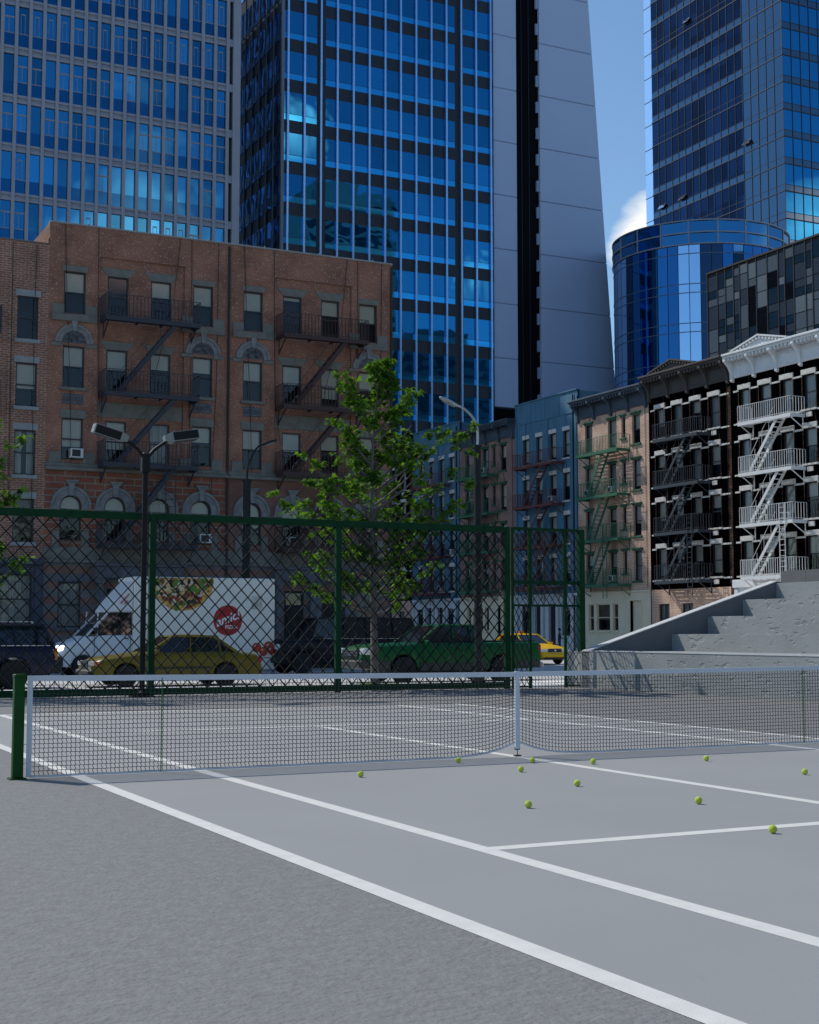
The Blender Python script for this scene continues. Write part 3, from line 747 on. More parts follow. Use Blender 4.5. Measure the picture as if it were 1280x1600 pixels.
def ac_unit(parent, x, z, y=0):
    if AC_T: return put(copy_tree(AC_T[0]), parent, x, z, y)
    b = MB(); b.bbox(-.26,.26,-.24,.2,0,.38,.015); o = b.build('air_conditioner', M['ac'])
    b = MB(); b.box(-.2,.14,-.246,-.236,.05,.33)
    for k in range(8): b.box(-.25,-.25+.2,-.2,.1,.0,.001)
    b.build('vent_grille', M['grille_dark'], o); b = MB()
    for k in range(7): b.box(-.264,-.256,-.2,.15,.06+k*.04,.075+k*.04); b.box(.256,.264,-.2,.15,.06+k*.04,.075+k*.04)
    b.each('side_louvre', M['grille_dark'], o)
    AC_T.append(o); return put(o, parent, x, z, y)
def landing_mb(x0, x1, z, p=.95, hole=None):
    """platform frame, slats and brackets; front edge towards -y"""
    b = MB()
    b.box(x0, x1, -p, -p+.05, z-.18, z); b.box(x0, x0+.05, -p+.05, 0, z-.18, z-.002); b.box(x1-.05, x1, -p+.05, 0, z-.18, z-.002)
    n = 9
    for k in range(n):
        y = -p+.07+(p-.1)*k/n
        b.box(x0+.05, x1-.05, y, y+.055, z-.05, z-.02)
    for x in (x0+.12, x0+(x1-x0)*.37, x0+(x1-x0)*.63, x1-.16):
        b.box(x, x+.045, -p+.05, 0, z-.13, z-.055)
        if x in (x0+.12, x1-.16): 
            b.bar((x+.02,-p+.12,z-.16), (x+.02,-.02,z-.72), .045, .045); b.box(x, x+.04, -.05, -.002, z-.8, z-.13)
    return b
def railing_mb(x0, x1, z, p=.95, h=.9, sp=.155, r=.011, ends=True):
    b = MB(); y = -p+.02
    for zz in (z+h, z+.08):
        b.bar((x0,y,zz),(x1,y,zz), .022)
        if ends:
            for x in (x0+.01, x1-.01): b.bar((x,y,zz),(x,-.03,zz), .02)
    n = max(1, int((x1-x0)/sp))
    for k in range(n+1): x = x0+.01+(x1-x0-.02)*k/n; b.bar((x,y,z),(x,y,z+h), r*2)
    if ends:
        m = max(1, int(p/sp))
        for k in range(1, m+1):
            for x in (x0+.01, x1-.01): b.bar((x,y+(p-.04)*k/m,z),(x,y+(p-.04)*k/m,z+h), r*2)
    return b
def stair_mb(xa, za, xb, zb, ya=-.88, w=.5, str_h=.17, n=11):
    """steep flight from (xa,za) top to (xb,zb) bottom, between two stringers"""
    b = MB()
    for y in (ya, ya+w): b.bar((xa,y,za),(xb,y,zb), .035, str_h)
    for k in range(1, n):
        u = k/n; x, z = xa+(xb-xa)*u, za+(zb-za)*u; b.box(x-.1, x+.1, ya+.02, ya+w-.02, z-.012, z+.012)
    d = 1 if xb > xa else -1
    for y in (ya+.01,):
        o = (.42*-d*.0, .72)
        b.bar((xa-(xa-xb)*.14,y,za+.55),(xb,y,zb+.80), .018)
        for u in (.3,.55,.8): x, z = xa+(xb-xa)*u, za+(zb-za)*u; b.bar((x,y,z),(x,y,z+.66), .016)
    return b
def fire_escape(parent, levels, x0, x1, iron, top_x, bot_x, p=.95, ladder=None, flights=True, sp=.155):
    o = empty('fire_escape'); o.parent = parent
    for z in levels: landing_mb(x0, x1, z, p).build('landing', iron, o)
    for z in levels: railing_mb(x0, x1, z, p, sp=sp).build('railing', iron, o)
    if flights:
        for za, zb in zip(levels, levels[1:]):
            stair_mb(top_x, za-.05, bot_x, zb+.03, -p+.1).build('stair', iron, o)
    if ladder:
        x, zt, zb = ladder; b = MB(); y = -p-.05
        for xx in (x, x+.42): b.bar((xx,y,zt),(xx,y,zb), .035)
        k = zb+.2
        while k < zt: b.bar((x,y,k),(x+.42,y,k), .022); k += .28
        b.build('ladder', iron, o)
    return o
def shell(parent, w, d, h, m, roofz=None):
    """side and rear walls plus roof"""
    b = MB(); rz = roofz or h-.5
    b.box(0, .25, .23, d, 0, h); b.box(w-.25, w, .23, d, 0, h); b.box(.25, w-.25, d-.25, d-.002, 0, h)
    b.build('side_wall', m, parent)
    b = MB(); b.box(.25, w-.25, .24, d-.25, rz-.2, rz); b.build('roof', M['roof'], parent)
def cables(parent, runs, y=-.035):
    b = MB()
    for r in runs:
        b.tube([(x, y if len(r) < 99 else y, z) for x, z in r], .014, 4)
    return b.each('cable', M['cable'], parent)

# ---------------- brown brick block across the street
FYB = 42.0
def main_house(name, x_left, w, label, mirror_seed, iron, lower, wm='brick_main'):
    """one half of the five-storey brick block; lower = material of the arched storey"""
    H = 18.2; rr = random.Random(mirror_seed)
    P = empty(name, (x_left, FYB, 0), label=label, cat='brick building', group='brick tenements across the street')
    cols = [1.07, 2.88, 4.72, 6.54] if lower == 'brick_block' else [1.06, 2.91, 4.72, 6.54]
    ww = .88
    ops = []
    for c in cols:
        for z0, z1 in ((14.52,16.25),(11.46,13.17),(8.5,10.2)): ops.append((c-ww/2, c+ww/2, z0, z1))
        ops.append((c-ww/2, c+ww/2, 5.22, 7.05, True))
    gops = [(.62,1.55,1.72,3.56),(6.05,6.98,1.72,3.56),(2.6,3.5,.25,3.3),(4.2,5.1,.25,3.3)]
    b = MB(); xa, xb = 2.08, 5.72
    wall_front(b, 0, xa, 8.35, 17.0, ops, 0); wall_front(b, xb, w, 8.35, 17.0, ops, 0)
    wall_front(b, xa, xb, 8.35, 17.0, ops, .10, .14); b.add([(0,0,17),(w,0,17),(w,0,H),(0,0,H)], [(0,1,2,3)])
    b.add([(xa,0,17),(xb,0,17),(xb,.1,17),(xa,.1,17)], [(0,1,2,3)])
    for x in (xa, xb): b.add([(x,0,8.35),(x,.1,8.35),(x,.1,17),(x,0,17)], [(0,1,2,3)])
    b.box(0, w, .002, .22, 17.55, H-.002)
    b.build('wall', M[wm], P)
    b = MB(); wall_front(b, 0, w, 4.62, 8.05, ops, .0); b.build('lower_wall', M[lower], P)
    b = MB(); wall_front(b, 0, w, 0, 4.32, gops, .0); b.build('ground_floor_wall', M['terracotta'], P)
    shell(P, w, 14, H, M[wm])
    b = MB(); b.bbox(0, w, -.16, .02, 8.05, 8.2, .02); b.bbox(0, w, -.09, .02, 8.2, 8.351, .02)
    b.bbox(0, w, -.14, .02, 4.32, 4.45, .02); b.bbox(0, w, -.07, .02, 4.45, 4.95, .01); 
    for c in (cols[0], cols[3]):
        x0, x1 = (max(.12, c-.95), min(w-.12, c+.95))
        b.bbox(x0, x1, -.1, .02, 14.18, 14.47, .02)
        b.box(x0+.02, c-ww/2-.0, -.05, .02, 14.472, 14.86); b.box(c+ww/2+.0, x1-.02, -.05, .02, 14.472, 14.86)
        b.box(x0+.02, c-ww/2, -.05, .02, 8.352, 8.8); b.box(c+ww/2, x1-.02, -.05, .02, 8.352, 8.8)
        b.bbox(x0, c-ww/2-.02, -.07, .02, 13.12, 13.28, .02); b.bbox(c+ww/2+.02, x1, -.07, .02, 13.12, 13.28, .02)
    b.box(xa+.02, xb-.02, .05, .12, 10.35, 10.95)
    for c in cols:
        b.box(c-ww/2-.3, c-ww/2-.01, -.06, .02, 4.952, 5.6); b.box(c+ww/2+.01, c+ww/2+.3, -.06, .02, 4.952, 5.6)
    b.each('stone_band', M['stone'], P)
    # stone arches with keystone and carved infill over the outer windows, upper floor
    for c in (cols[0], cols[3]):
        b = MB(); zc = 13.29
        for r0, r1, yy in ((.50,.68,-.06),(.68,.77,-.10)):
            o, i = arc(c, zc, r1, 18), arc(c, zc, r0, 18)
            for k in range(18): b.loft([[(o[k][0],y,o[k][1]),(o[k+1][0],y,o[k+1][1]),(i[k+1][0],y,i[k+1][1]),(i[k][0],y,i[k][1])] for y in (yy,.02)])
        b.prism([(c-.08,zc+.46),(c+.08,zc+.46),(c+.12,zc+.9),(c-.12,zc+.9)], -.14, .02)
        a = b.build('stone_arch', M['stone_arch'], P)
        b = MB(); b.add([(x,-.02,z) for x, z in arc(c, zc, .50, 18)], [tuple(range(18,-1,-1))])
        for k in range(34):
            an = rr.uniform(.15, PI-.15); q = rr.uniform(.1, .42); b.tube([(c+q*math.cos(an)+.05*math.cos(t), -.03, zc+.03+q*math.sin(an)*.9+.04*math.sin(t)) for t in [j*PI/3 for j in range(7)]], .011, 4)
        b.build('carved_infill', M['stone_carved'], a)
        for z in (10.78,):
            b = MB(); b.bbox(c-.42, c+.42, -.03, .02, z, z+.4, .02)
            for k in range(16): x = c-.34+.68*k/15; b.tube([(x+.05*math.cos(t), -.035, z+.2+.1*math.sin(t)) for t in [j*PI/3 for j in range(7)]], .009, 4)
            b.build('carved_panel', M['stone_blue'], P)
    for c in cols:   # arched storey surrounds
        b = MB(); zc = 7.05-.44
        for r0, r1, yy in ((.45,.72,-.06),(.72,.82,-.11)):
            o, i = arc(c, zc, r1, 16), arc(c, zc, r0, 16)
            for k in range(16): b.loft([[(o[k][0],y,o[k][1]),(o[k+1][0],y,o[k+1][1]),(i[k+1][0],y,i[k+1][1]),(i[k][0],y,i[k][1])] for y in (yy,.02)])
        b.box(c-.83, c-.45, -.07, .02, zc-.14, zc-.002); b.box(c+.45, c+.83, -.07, .02, zc-.14, zc-.002)
        b.prism([(c-.08,zc+.42),(c+.08,zc+.42),(c+.13,zc+.9),(c-.13,zc+.9)], -.17, .02); b.box(c-.2, c+.2, -.2, .02, zc+.9, zc+.98); b.box(c-.25, c+.25, -.24, .02, zc+.98, zc+1.05)
        b.build('stone_arch', M['stone_arch'], P)
    # windows
    for i, c in enumerate(cols):
        mid = i in (1, 2)
        for f, (z0, h) in enumerate(((14.52,1.73),(11.46,1.71),(8.5,1.7))):
            cov, fr = rr.choice([('blind',.5),('blind',.6),('blind',.8),('blind',.7),('curtain',1),('blind',.5),('blind',.4)])
            if f == 0 and i == 1: cov, fr = 'blind', (0 if lower == 'brick_block' else .1)
            if f == 0 and i != 1: cov, fr = 'blind', (.5 if i != 2 else .4)
            lt = ((.34,.3,'flare') if f < 2 else None) if mid else ((.24,.08) if f != 1 else None)
            if f == 2 and mid: lt = None
            if f == 2 and not mid: lt = (.34,.08)
            sl = (.13,.1) if (not mid and f == 1) else None
            y = .1 if mid else 0
            o = window_tpl(ww, h, cover=cov, frac=fr, lintel=lt, sill=sl, lm='stone', sm='stone', dep=.08 if not mid else .04)
            put(o, P, c, z0, y)
        cov, fr = rr.choice([('blind',.5),('blind',.6),('blind',.3),('blind',.1)])
        put(window_tpl(ww, 1.83, cover=cov, frac=fr, arch=True, dep=.1), P, c, 5.22)
    for a, c, z0, z1 in gops[:2]:
        put(window_tpl(c-a, z1-z0, cover='curtain', frac=1, lintel=(.3,.35), sill=(.14,.12), lm='stone_blue', sm='stone_blue', dep=.1), P, (a+c)/2, z0)
    for a, c, z0, z1 in gops[2:]:
        b = MB(); b.box(a, c, .12, .2, z0, z1); b.box(a+.12, c-.12, .10, .119, z0+.2, z0+1.1); b.box(a+.12, c-.12, .10, .119, z0+1.3, z1-.75)
        d = b.build('door', M['pole_dark'], P); b = MB(); b.box(a+.1, c-.1, .10, .116, z1-.6, z1-.1); b.build('pane', M['pane'], d)
        b = MB(); b.lathe([(.02,.06),(.03,.08),(.02,.11)], axis='y', c=(c-.16,0,z0+1.05), n=8); b.build('handle', M['chrome'], d)
    b = MB()   # entrance surround: four pilasters carrying a heavy entablature
    for x in (2.15, 3.72, 3.98, 5.35): b.bbox(x, x+.26, -.28, .02, 0, 3.5, .02); b.bbox(x-.05, x+.31, -.34, .02, 3.5, 3.72, .02)
    b.bbox(2.05, 5.75, -.36, .02, 3.72, 4.2, .02); b.bbox(1.95, 5.85, -.46, .02, 4.2, 4.318, .02); b.box(2.3, 5.4, -.45, -.0, 0, .22)
    b.each('entrance_stone', M['stone_blue'], P)
    b = MB(); b.bbox(-.0, w, -.05, .30, H, H+.07, .015); b.build('coping', M['stone_light'], P)
    fx0, fx1 = (2.12, 6.12)
    fe = fire_escape(P, [14.38, 11.28, 8.38, 5.1], fx0, fx1, iron, 5.15, 2.75, p=1.0, ladder=(4.7, 9.3, 5.9) if lower == 'brick_block' else None)
    if lower == 'brick_block': ac_unit(P, 1.22, 8.56, -.05); ac_unit(P, 6.68, 5.25, -.05)
    else: ac_unit(P, 2.95, 5.25, -.05)
    cables(P, [[(.62,18.2),(.75,15),(.95,11.3),(1.05,8)], [(2.0,18.2),(2.03,14.6),(2.1,11.2),(2.35,9.6)], [(5.5,18.2),(5.2,15.2),(4.4,12)], [(6.0,18.2),(6.03,14.2),(6.0,8.8)], [(7.2,18.2),(7.15,12),(6.9,5.5)]])
    b = MB(); b.tube([(w-.06,-.06,18.1),(w-.06,-.06,.1)], .05, 8); b.build('drainpipe', M['cable'], P)
    for k in range(3):
        b = MB(); b.lathe([(.05,0),(.05,.05),(.02,.09)], c=(1.6+k*2.6, .1, 18.27), n=8); b.build('roof_cap', M['stone_light'], P)
    return P
main_house('tenement_house', 3.0, 7.74, 'brown brick block with blue-black fire escape, left of the middle drainpipe', 5, M['iron_blue'], 'brick_block')
main_house('tenement_house', 10.74, 7.74, 'brown brick block with brown fire escape partly hidden by the maple, at the street corner', 8, M['iron_brown'], 'brick_small')

def low_house():
    w, H = 8.0, 17.26; x0 = 3.0-w
    P = empty('tenement_house', (x0, FYB, 0), label='lower red-brown brick house at the left edge with blue-grey ground floor', cat='brick building', group='brick tenements across the street')
    cols = [1.2, 3.35, 5.1, w-.81-.0]; ww = .84; rr = random.Random(3)
    zs = [(13.28,15.03),(10.55,12.32),(7.79,9.60),(5.10,6.84)]
    ops = [(c-ww/2, c+ww/2, a, b_) for c in cols for a, b_ in zs]
    gops = [(w-1.68,w-.42,1.85,3.83),(w-3.6,w-2.5,.2,3.6),(w-6,w-4.6,1.85,3.83)]
    b = MB(); wall_front(b, 0, w-.0, 4.45, H, ops, 0); b.build('wall', M['brick_low'], P)
    b = MB(); wall_front(b, 0, w, 0, 4.2, gops, -.04, .26); b.build('ground_floor_wall', M['slate_paint'], P)
    b = MB(); b.bbox(-.05, w+.0, -.2, .02, 4.2, 4.45, .03); b.bbox(w-2.05, w-1.85, -.12, -.03, 0, 4.19, .02); b.bbox(w-.3, w-.02, -.12, -.03, 0, 4.19, .02)
    b.bbox(w-1.78, w-.32, -.1, -.03, 3.9, 4.1, .02); b.build('cornice', M['slate_paint'], P)
    b = MB(); b.box(.3, w-1.6, -.03, .01, 15.75, 15.85); b.box(w-.95, w, -.02, .01, 15.9, 15.94); b.box(w-1.55,w-1.47,-.03,.01,4.5,15.85); b.build('brick_course', M['brick_low'], P)
    shell(P, w, 14, H, M['brick_low'])
    b = MB(); b.bbox(0, w-.01, -.03, .25, H, H+.06, .015); b.build('coping', M['roof'], P)
    for i, c in enumerate(cols):
        for f, (a, z1) in enumerate(zs):
            cov, fr = [('blind',0),('blind',.6),('curtain',.8),('brown',.9)][f] if i == 3 else rr.choice([('blind',.5),('curtain',.9),('blind',.2)])
            put(window_tpl(ww, z1-a, cover=cov, frac=fr, lintel=(.26,.08), sill=(.15,.09), lm='stone_light', sm='stone_light', dep=.08), P, c, a)
    for a, c, z0, z1 in (gops[0], gops[2]): put(window_tpl(c-a, z1-z0, cover='curtain', frac=1, dep=.12), P, (a+c)/2, z0, -.04)
    a, c, z0, z1 = gops[1]
    b = MB(); b.box(a, c, .1, .18, z0, z1); b.box(a+.14, c-.14, .085, .099, z0+.2, z1-.9); b.build('door', M['pole_dark'], P)
    fire_escape(P, [13.45, 10.5, 7.62], w-6.2, w-2.0, M['iron_blue'], w-3.2, w-5.6, p=1.0)
    cables(P, [[(w-1.45,17.2),(w-1.43,12),(w-1.4,7)], [(w-.5,17.2),(w-.55,14),(w-.5,6)]])
low_house()

# ---------------- row houses along the avenue, fronts facing west
XR0 = 42.0
ZW = [(13.1,14.92),(10.25,12.1),(7.4,9.28),(4.65,6.5)]
def cornice(parent, w, m, z0=15.38, z1=16.6, proj=.75, ped=False, nb=5):
    b = MB(); b.bbox(-.05, w+.05, -.10, .05, z0, z1-.22, .02)
    b.bbox(-.12, w+.12, -proj, .1, z1-.12, z1, .02); b.bbox(-.08, w+.08, -proj+.1, .05, z1-.24, z1-.12, .02)
    for k in range(26): x = .12+(w-.4)*k/25; b.box(x, x+.13, -proj+.14, -.1, z1-.42, z1-.24)
    for k in range(60): x = .1+(w-.2)*k/60; b.box(x, x+.07, -.17, -.1, z1-.58, z1-.50)
    for k in range(nb-1):
        xa = .25+(w-.5)*k/(nb-1)+.25; xb = .25+(w-.5)*(k+1)/(nb-1)-.1
        for a in ((xa, xb, z0+.12, z0+.16), (xa, xb, z1-.72, z1-.68)): b.box(a[0], a[1], -.13, -.1, a[2], a[3])
        b.box(xa, xa+.04, -.13, -.1, z0+.16, z1-.72); b.box(xb-.04, xb, -.13, -.1, z0+.16, z1-.72)
    o = b.build('cornice', m, parent)
    for k in range(nb):
        x = .08+(w-.36)*k/(nb-1); b = MB()
        b.prismx([(-.02,z0-.22),(-.17,z0-.15),(-.2,z0+.3),(-.34,z0+.62),(-proj+.08,z1-.4),(-proj+.08,z1-.24),(-.02,z1-.24)], x, x+.2)
        b.build('bracket', m, o)
    if ped:
        b = MB(); xa, xb, xm = .95, w-2.45+.0, (.95+w-2.45)/2; zt = z1+.52
        b.prism([(xa,z1+.002),(xb,z1+.002),(xm,zt)], -proj+.16, -.05)
        b.bar((xa-.12,-proj/2,z1+.03),(xm,-proj/2,zt+.04), proj, .09); b.bar((xb+.12,-proj/2,z1+.03),(xm,-proj/2,zt+.04), proj, .09)
        for k in range(14):
            x = xa+.45+(xb-xa-.9)*k/13; zz = z1+.02+(zt-z1)*(1-abs(x-xm)/(xm-xa))
            b.box(x-.06, x+.06, -proj+.03, -proj+.16, zz-.17, zz-.06)
        b.build('pediment', m, o)
    return o
def row_house(y_left, w, style, label, seed, seen=True):
    P = empty('row_house', (XR0, y_left, 0), -PI/2, label=label, cat='row house', group='row houses along the avenue')
    rr = random.Random(seed)
    H = 17.45 if style == 'blue' else 16.55
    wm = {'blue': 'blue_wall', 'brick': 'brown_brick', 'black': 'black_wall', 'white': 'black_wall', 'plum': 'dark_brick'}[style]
    if style in ('brick', 'plum'): cols = [(1.31,.86),(3.93,.84),(5.2,.42),(6.55,.84)]
    elif style == 'blue': cols = [(1.45,.80),(3.18,.80),(4.92,.84),(6.62,.80)]
    else: cols = [(1.08,.94),(2.76,.96),(4.5,.94),(6.2,.98)]
    ops = []
    for i, (c, ww) in enumerate(cols):
        for z0, z1 in ZW:
            if ww < .5: z0 = z0+.5
            ops.append((c-ww/2, c+ww/2, z0, z1))
    zb = 4.05
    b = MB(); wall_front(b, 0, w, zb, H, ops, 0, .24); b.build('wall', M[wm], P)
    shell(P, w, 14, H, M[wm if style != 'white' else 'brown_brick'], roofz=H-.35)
    iron = {'blue':'rust_iron','brick':'green_iron','plum':'green_iron','black':'slate_iron','white':'white_iron'}[style]
    dark_inner = style in ('black', 'white')
    for i, (c, ww) in enumerate(cols):
        for f, (z0, z1) in enumerate(ZW):
            if ww < .5: z0 = z0+.5
            cov, fr = rr.choice([('blind',.5),('blind',.6),('curtain',1),('curtain',1),('blind',.4),('blind',.9)])
            if ww < .5: cov, fr = 'blind', .5
            if style in ('brick','plum'): kw = dict(lintel=(.17,.13,'cap'), sill=(.12,.1), lm='green_trim', sm='green_trim')
            elif style == 'blue': kw = dict(lintel=(.28,.06), sill=(.12,.08), lm='cream_stone', sm='cream_stone')
            else: kw = dict(lintel=(.25,.07,'hood'), sill=(.10,.10), lm='cream_stone', sm='cream_stone')
            put(window_tpl(ww, z1-z0, cover=cov, frac=fr, dep=.14, **kw), P, c, z0)
            if rr.random() < .17 and ww > .5: ac_unit(P, c, z0+.04, -.02)
    if dark_inner:
        b = MB()
        for z0, z1 in ZW:
            for zz, hh in ((z1-.10, .10), (z0-.13, .09)):
                xs = [.16]+[v for c, ww in cols for v in (c-ww/2-.09, c+ww/2+.09)]+[w-.16]
                for a, c in zip(xs[::2], xs[1::2]): b.bbox(a, c, -.035, .01, zz, zz+hh, .012)
        b.each('stone_band', M['cream_stone'], P)
        b = MB()
        for c, ww in cols:
            for z0, z1 in ZW:
                for s in (-1, 1): x = c+s*(ww/2+.035); b.box(x-.03, x+.03, -.012, .01, z0, z1-.14)
        b.box(w-.28, w-.03, -.03, .01, 3.6, 15.3); b.each('quoin_strip', M['quoin'], P)
        b = MB()
        for z0, z1 in ZW: b.bbox(cols[3][0]-.22, cols[3][0]+.22, -.07, .0, z0-.42, z0-.17, .015)
        b.each('carved_plaque', M['cream_stone'], P)
    if style == 'blue':
        b = MB(); b.bbox(-.0, w, -.08, .3, H, H+.1, .02); b.bbox(0, w, -.05, .01, 16.0, 16.06, .01); b.build('coping', M['blue_wall'], P)
        b = MB()
        for k in range(5): x = .2+(w-.5)*k/4; b.box(x, x+.06, -.025, .01, 16.1, 17.4)
        b.bbox(.02,.3,-.06,.01,.5,15.9,.02); b.bbox(w-.3,w-.02,-.06,.01,.5,15.9,.02)
        b.each('pilaster', M['blue_wall'], P)
        b = MB(); b.tube([(w-.4,-.07,17.2),(w-.4,-.07,.2)], .045, 8); b.build('drainpipe', M['cable'], P)
    else:
        cm = {'brick':'slate_cornice','plum':'slate_cornice','black':'brown_cornice','white':'white_cornice'}[style]
        cornice(P, w, M[cm], z1=16.6 if style in ('brick','plum') else 16.95, z0=15.38 if style in ('brick','plum') else 15.62, ped=style in ('black','white'))
        b = MB(); b.box(0, w, .2, .5, 16.1, 16.6 if style in ('brick','plum') else 16.93); b.build('parapet', M[wm], P)
    lv = [12.87, 10.1, 7.33, 4.5]
    x1 = 5.85 if style != 'blue' else 6.35
    xa, tx, bx = {'blue':(1.3,4.9,2.5),'brick':(1.25,4.15,2.4),'plum':(1.25,4.15,2.4)}.get(style, (1.65,4.75,2.45))
    fire_escape(P, lv, xa, x1, M[iron], tx, bx, p=1.0, ladder=(tx+.15, 8.2, 3.6), sp=.17)
    # ground floors
    g = MB()
    if style in ('brick', 'plum'):
        gops = [(1.15,1.75,1.6,3.3),(2.05,3.55,1.6,3.3),(3.85,4.45,1.6,3.3),(5.75,6.95,.15,3.45)]
        wall_front(g, 0, w, 0, zb, gops, -.04, .3); g.bbox(-.02, w+.02, -.12, -.03, 3.95, zb+.03, .02)
        g.build('storefront', M['cream'], P)
        for a, c, z0, z1 in gops[:3]:
            put(window_tpl(c-a, z1-z0, frame='cream', cover='brown', frac=.6, sill=(.1,.05), sm='cream', dep=.12), P, (a+c)/2, z0, -.04)
        a, c, z0, z1 = gops[3]; d = MB(); d.box(a, c, .15, .22, z0, z1-.02); d.box(a+.15,c-.15,.135,.149,z0+.2,z0+1.1); d.box(a+.15,c-.15,.135,.149,z0+1.3,z1-.9); d.box(a-.06,a,-.1,.15,z0,z1); d.box(c,c+.06,-.1,.15,z0,z1)
        d.build('door', M['cream'], P)
        q = MB(); q.bbox(.3, w-.3, -.055, -.038, .55, .62, .005)
        for k in range(9): x = .5+(w-1.2)*k/8; q.box(x, x+.03, -.05, -.038, .1, 1.4)
        q.box(.3, w-.3, -.05, -.038, 1.4, 1.45)
        q.build('panel_moulding', M['cream'], P)
    elif style == 'blue':
        gops = [(.8,1.9,1.3,3.3),(2.5,3.3,.15,3.4),(4.3,5.2,.15,3.4),(5.9,7.0,1.3,3.3)]
        wall_front(g, 0, w, 0, zb, gops, -.04, .3); g.bbox(0, w, -.12, -.03, 3.9, zb+.03, .02)
        for x in (.1,2.1,3.5,5.4,7.2): g.bbox(x, x+.3, -.2, -.03, 0, 3.9, .02)
        g.build('storefront', M['pale_wall'], P)
        for a, c, z0, z1 in (gops[0], gops[3]): put(window_tpl(c-a, z1-z0, cover='blind', frac=.2, bars=1, dep=.12), P, (a+c)/2, z0, -.04)
        for a, c, z0, z1 in gops[1:3]:
            d = MB(); d.box(a, c, .16, .22, z0, z1); d.box(a+.12,c-.12,.145,.159,z0+.2,z0+1.2); d.box(a+.12,c-.12,.145,.159,z0+1.4,z1-.2); d.build('door', M['pole_dark'], P)
    elif style == 'black':
        gops = [(.65,1.75,1.45,3.2),(2.9,4.0,1.45,3.2),(5.3,6.4,1.45,3.2)]
        wall_front(g, 0, w, 0, zb, gops, 0, .24); g.build('lower_wall', M['brown_brick'], P)
        for a, c, z0, z1 in gops: put(window_tpl(c-a, z1-z0, cover='curtain', frac=1, bars=1, dep=.12), P, (a+c)/2, z0)
    else:
        gops = [(1.0,2.2,1.3,3.0),(3.2,4.2,.15,3.1),(5.2,6.4,1.3,3.0)]
        wall_front(g, 0, w, 0, zb+.1, gops, -.05, .3); g.bbox(-.04, w+.04, -.2, -.04, zb-.1, zb+.35, .03); g.bbox(.05,.35,-.14,-.04,0,3.9,.02)
        g.bbox(1.5,2.1,-.11,-.04,3.6,3.75,.02)
        g.build('storefront', M['white_paint'], P)
        for a, c, z0, z1 in (gops[0], gops[2]): put(window_tpl(c-a, z1-z0, cover='blind', frac=.4, dep=.12), P, (a+c)/2, z0, -.05)
        a, c, z0, z1 = gops[1]; d = MB(); d.box(a, c, .15, .22, z0, z1); d.box(a+.15,c-.15,.135,.149,z0+.2,z0+1.1); d.build('door', M['pole_dark'], P)
    cables(P, [[(1.5,16),(1.45,12),(1.7,9)], [(4.4,16),(4.45,13.3)], [(6.6,12.9),(6.75,12.3),(6.5,12.1)], [(w-.35,16),(w-.33,9),(w-.3,4.2)]])
    return P
rw = 7.86
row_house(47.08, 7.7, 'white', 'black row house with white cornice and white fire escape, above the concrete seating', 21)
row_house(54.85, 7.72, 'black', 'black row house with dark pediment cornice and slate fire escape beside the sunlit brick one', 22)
row_house(62.75, 7.86, 'brick', 'sunlit tan brick row house with green fire escape and cream ground floor', 23)
row_house(70.75, 7.95, 'blue', 'nearer and taller-looking of the two blue row houses, with rust-red fire escape', 24)
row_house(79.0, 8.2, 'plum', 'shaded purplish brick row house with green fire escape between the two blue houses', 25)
row_house(86.9, 7.86, 'blue', 'farther blue painted row house partly behind the maple branches', 26)
row_house(94.9, 7.96, 'black', 'farthest black row house seen through the maple beside the brown brick corner', 27)

# ------------------------------------------------------------------ towers
def tower_box(P, x0, x1, y0, y1, z0, z1, m, name='core'):
    b = MB(); b.box(x0, x1, y0, y1, z0, z1); return b.build(name, m, P)
def panes(P, items, name='window', limit=100, kids=None):
    """items: (key, mesh builder, materials, x, y, z, rotz); the first `limit` become parts of their own, the rest one mass"""
    cache = {}; rest = {}
    for i, (key, mk, ms, x, y, z, rz) in enumerate(items):
        if i < limit:
            if key in cache: o = copy_tree(cache[key], P)
            else: o = cache[key] = mk().build(name, ms, P)
            o.location = (x, y, z); o.rotation_euler = (0, 0, rz)
        else:
            k2 = tuple(mm.name for mm in ms); b = rest.setdefault(k2, (MB(), ms))[0]; s = mk(); c, sn = math.cos(rz), math.sin(rz)
            n = len(b.v)
            for (vx, vy, vz) in s.v: b.v.append((x+vx*c-vy*sn, y+vx*sn+vy*c, z+vz))
            for f, mi in zip(s.f, s.m): b.f.append(tuple(n+q for q in f)); b.m.append(mi)
    for b, ms in rest.values(): tag(b.build(name+'s', ms, P), kind='stuff')
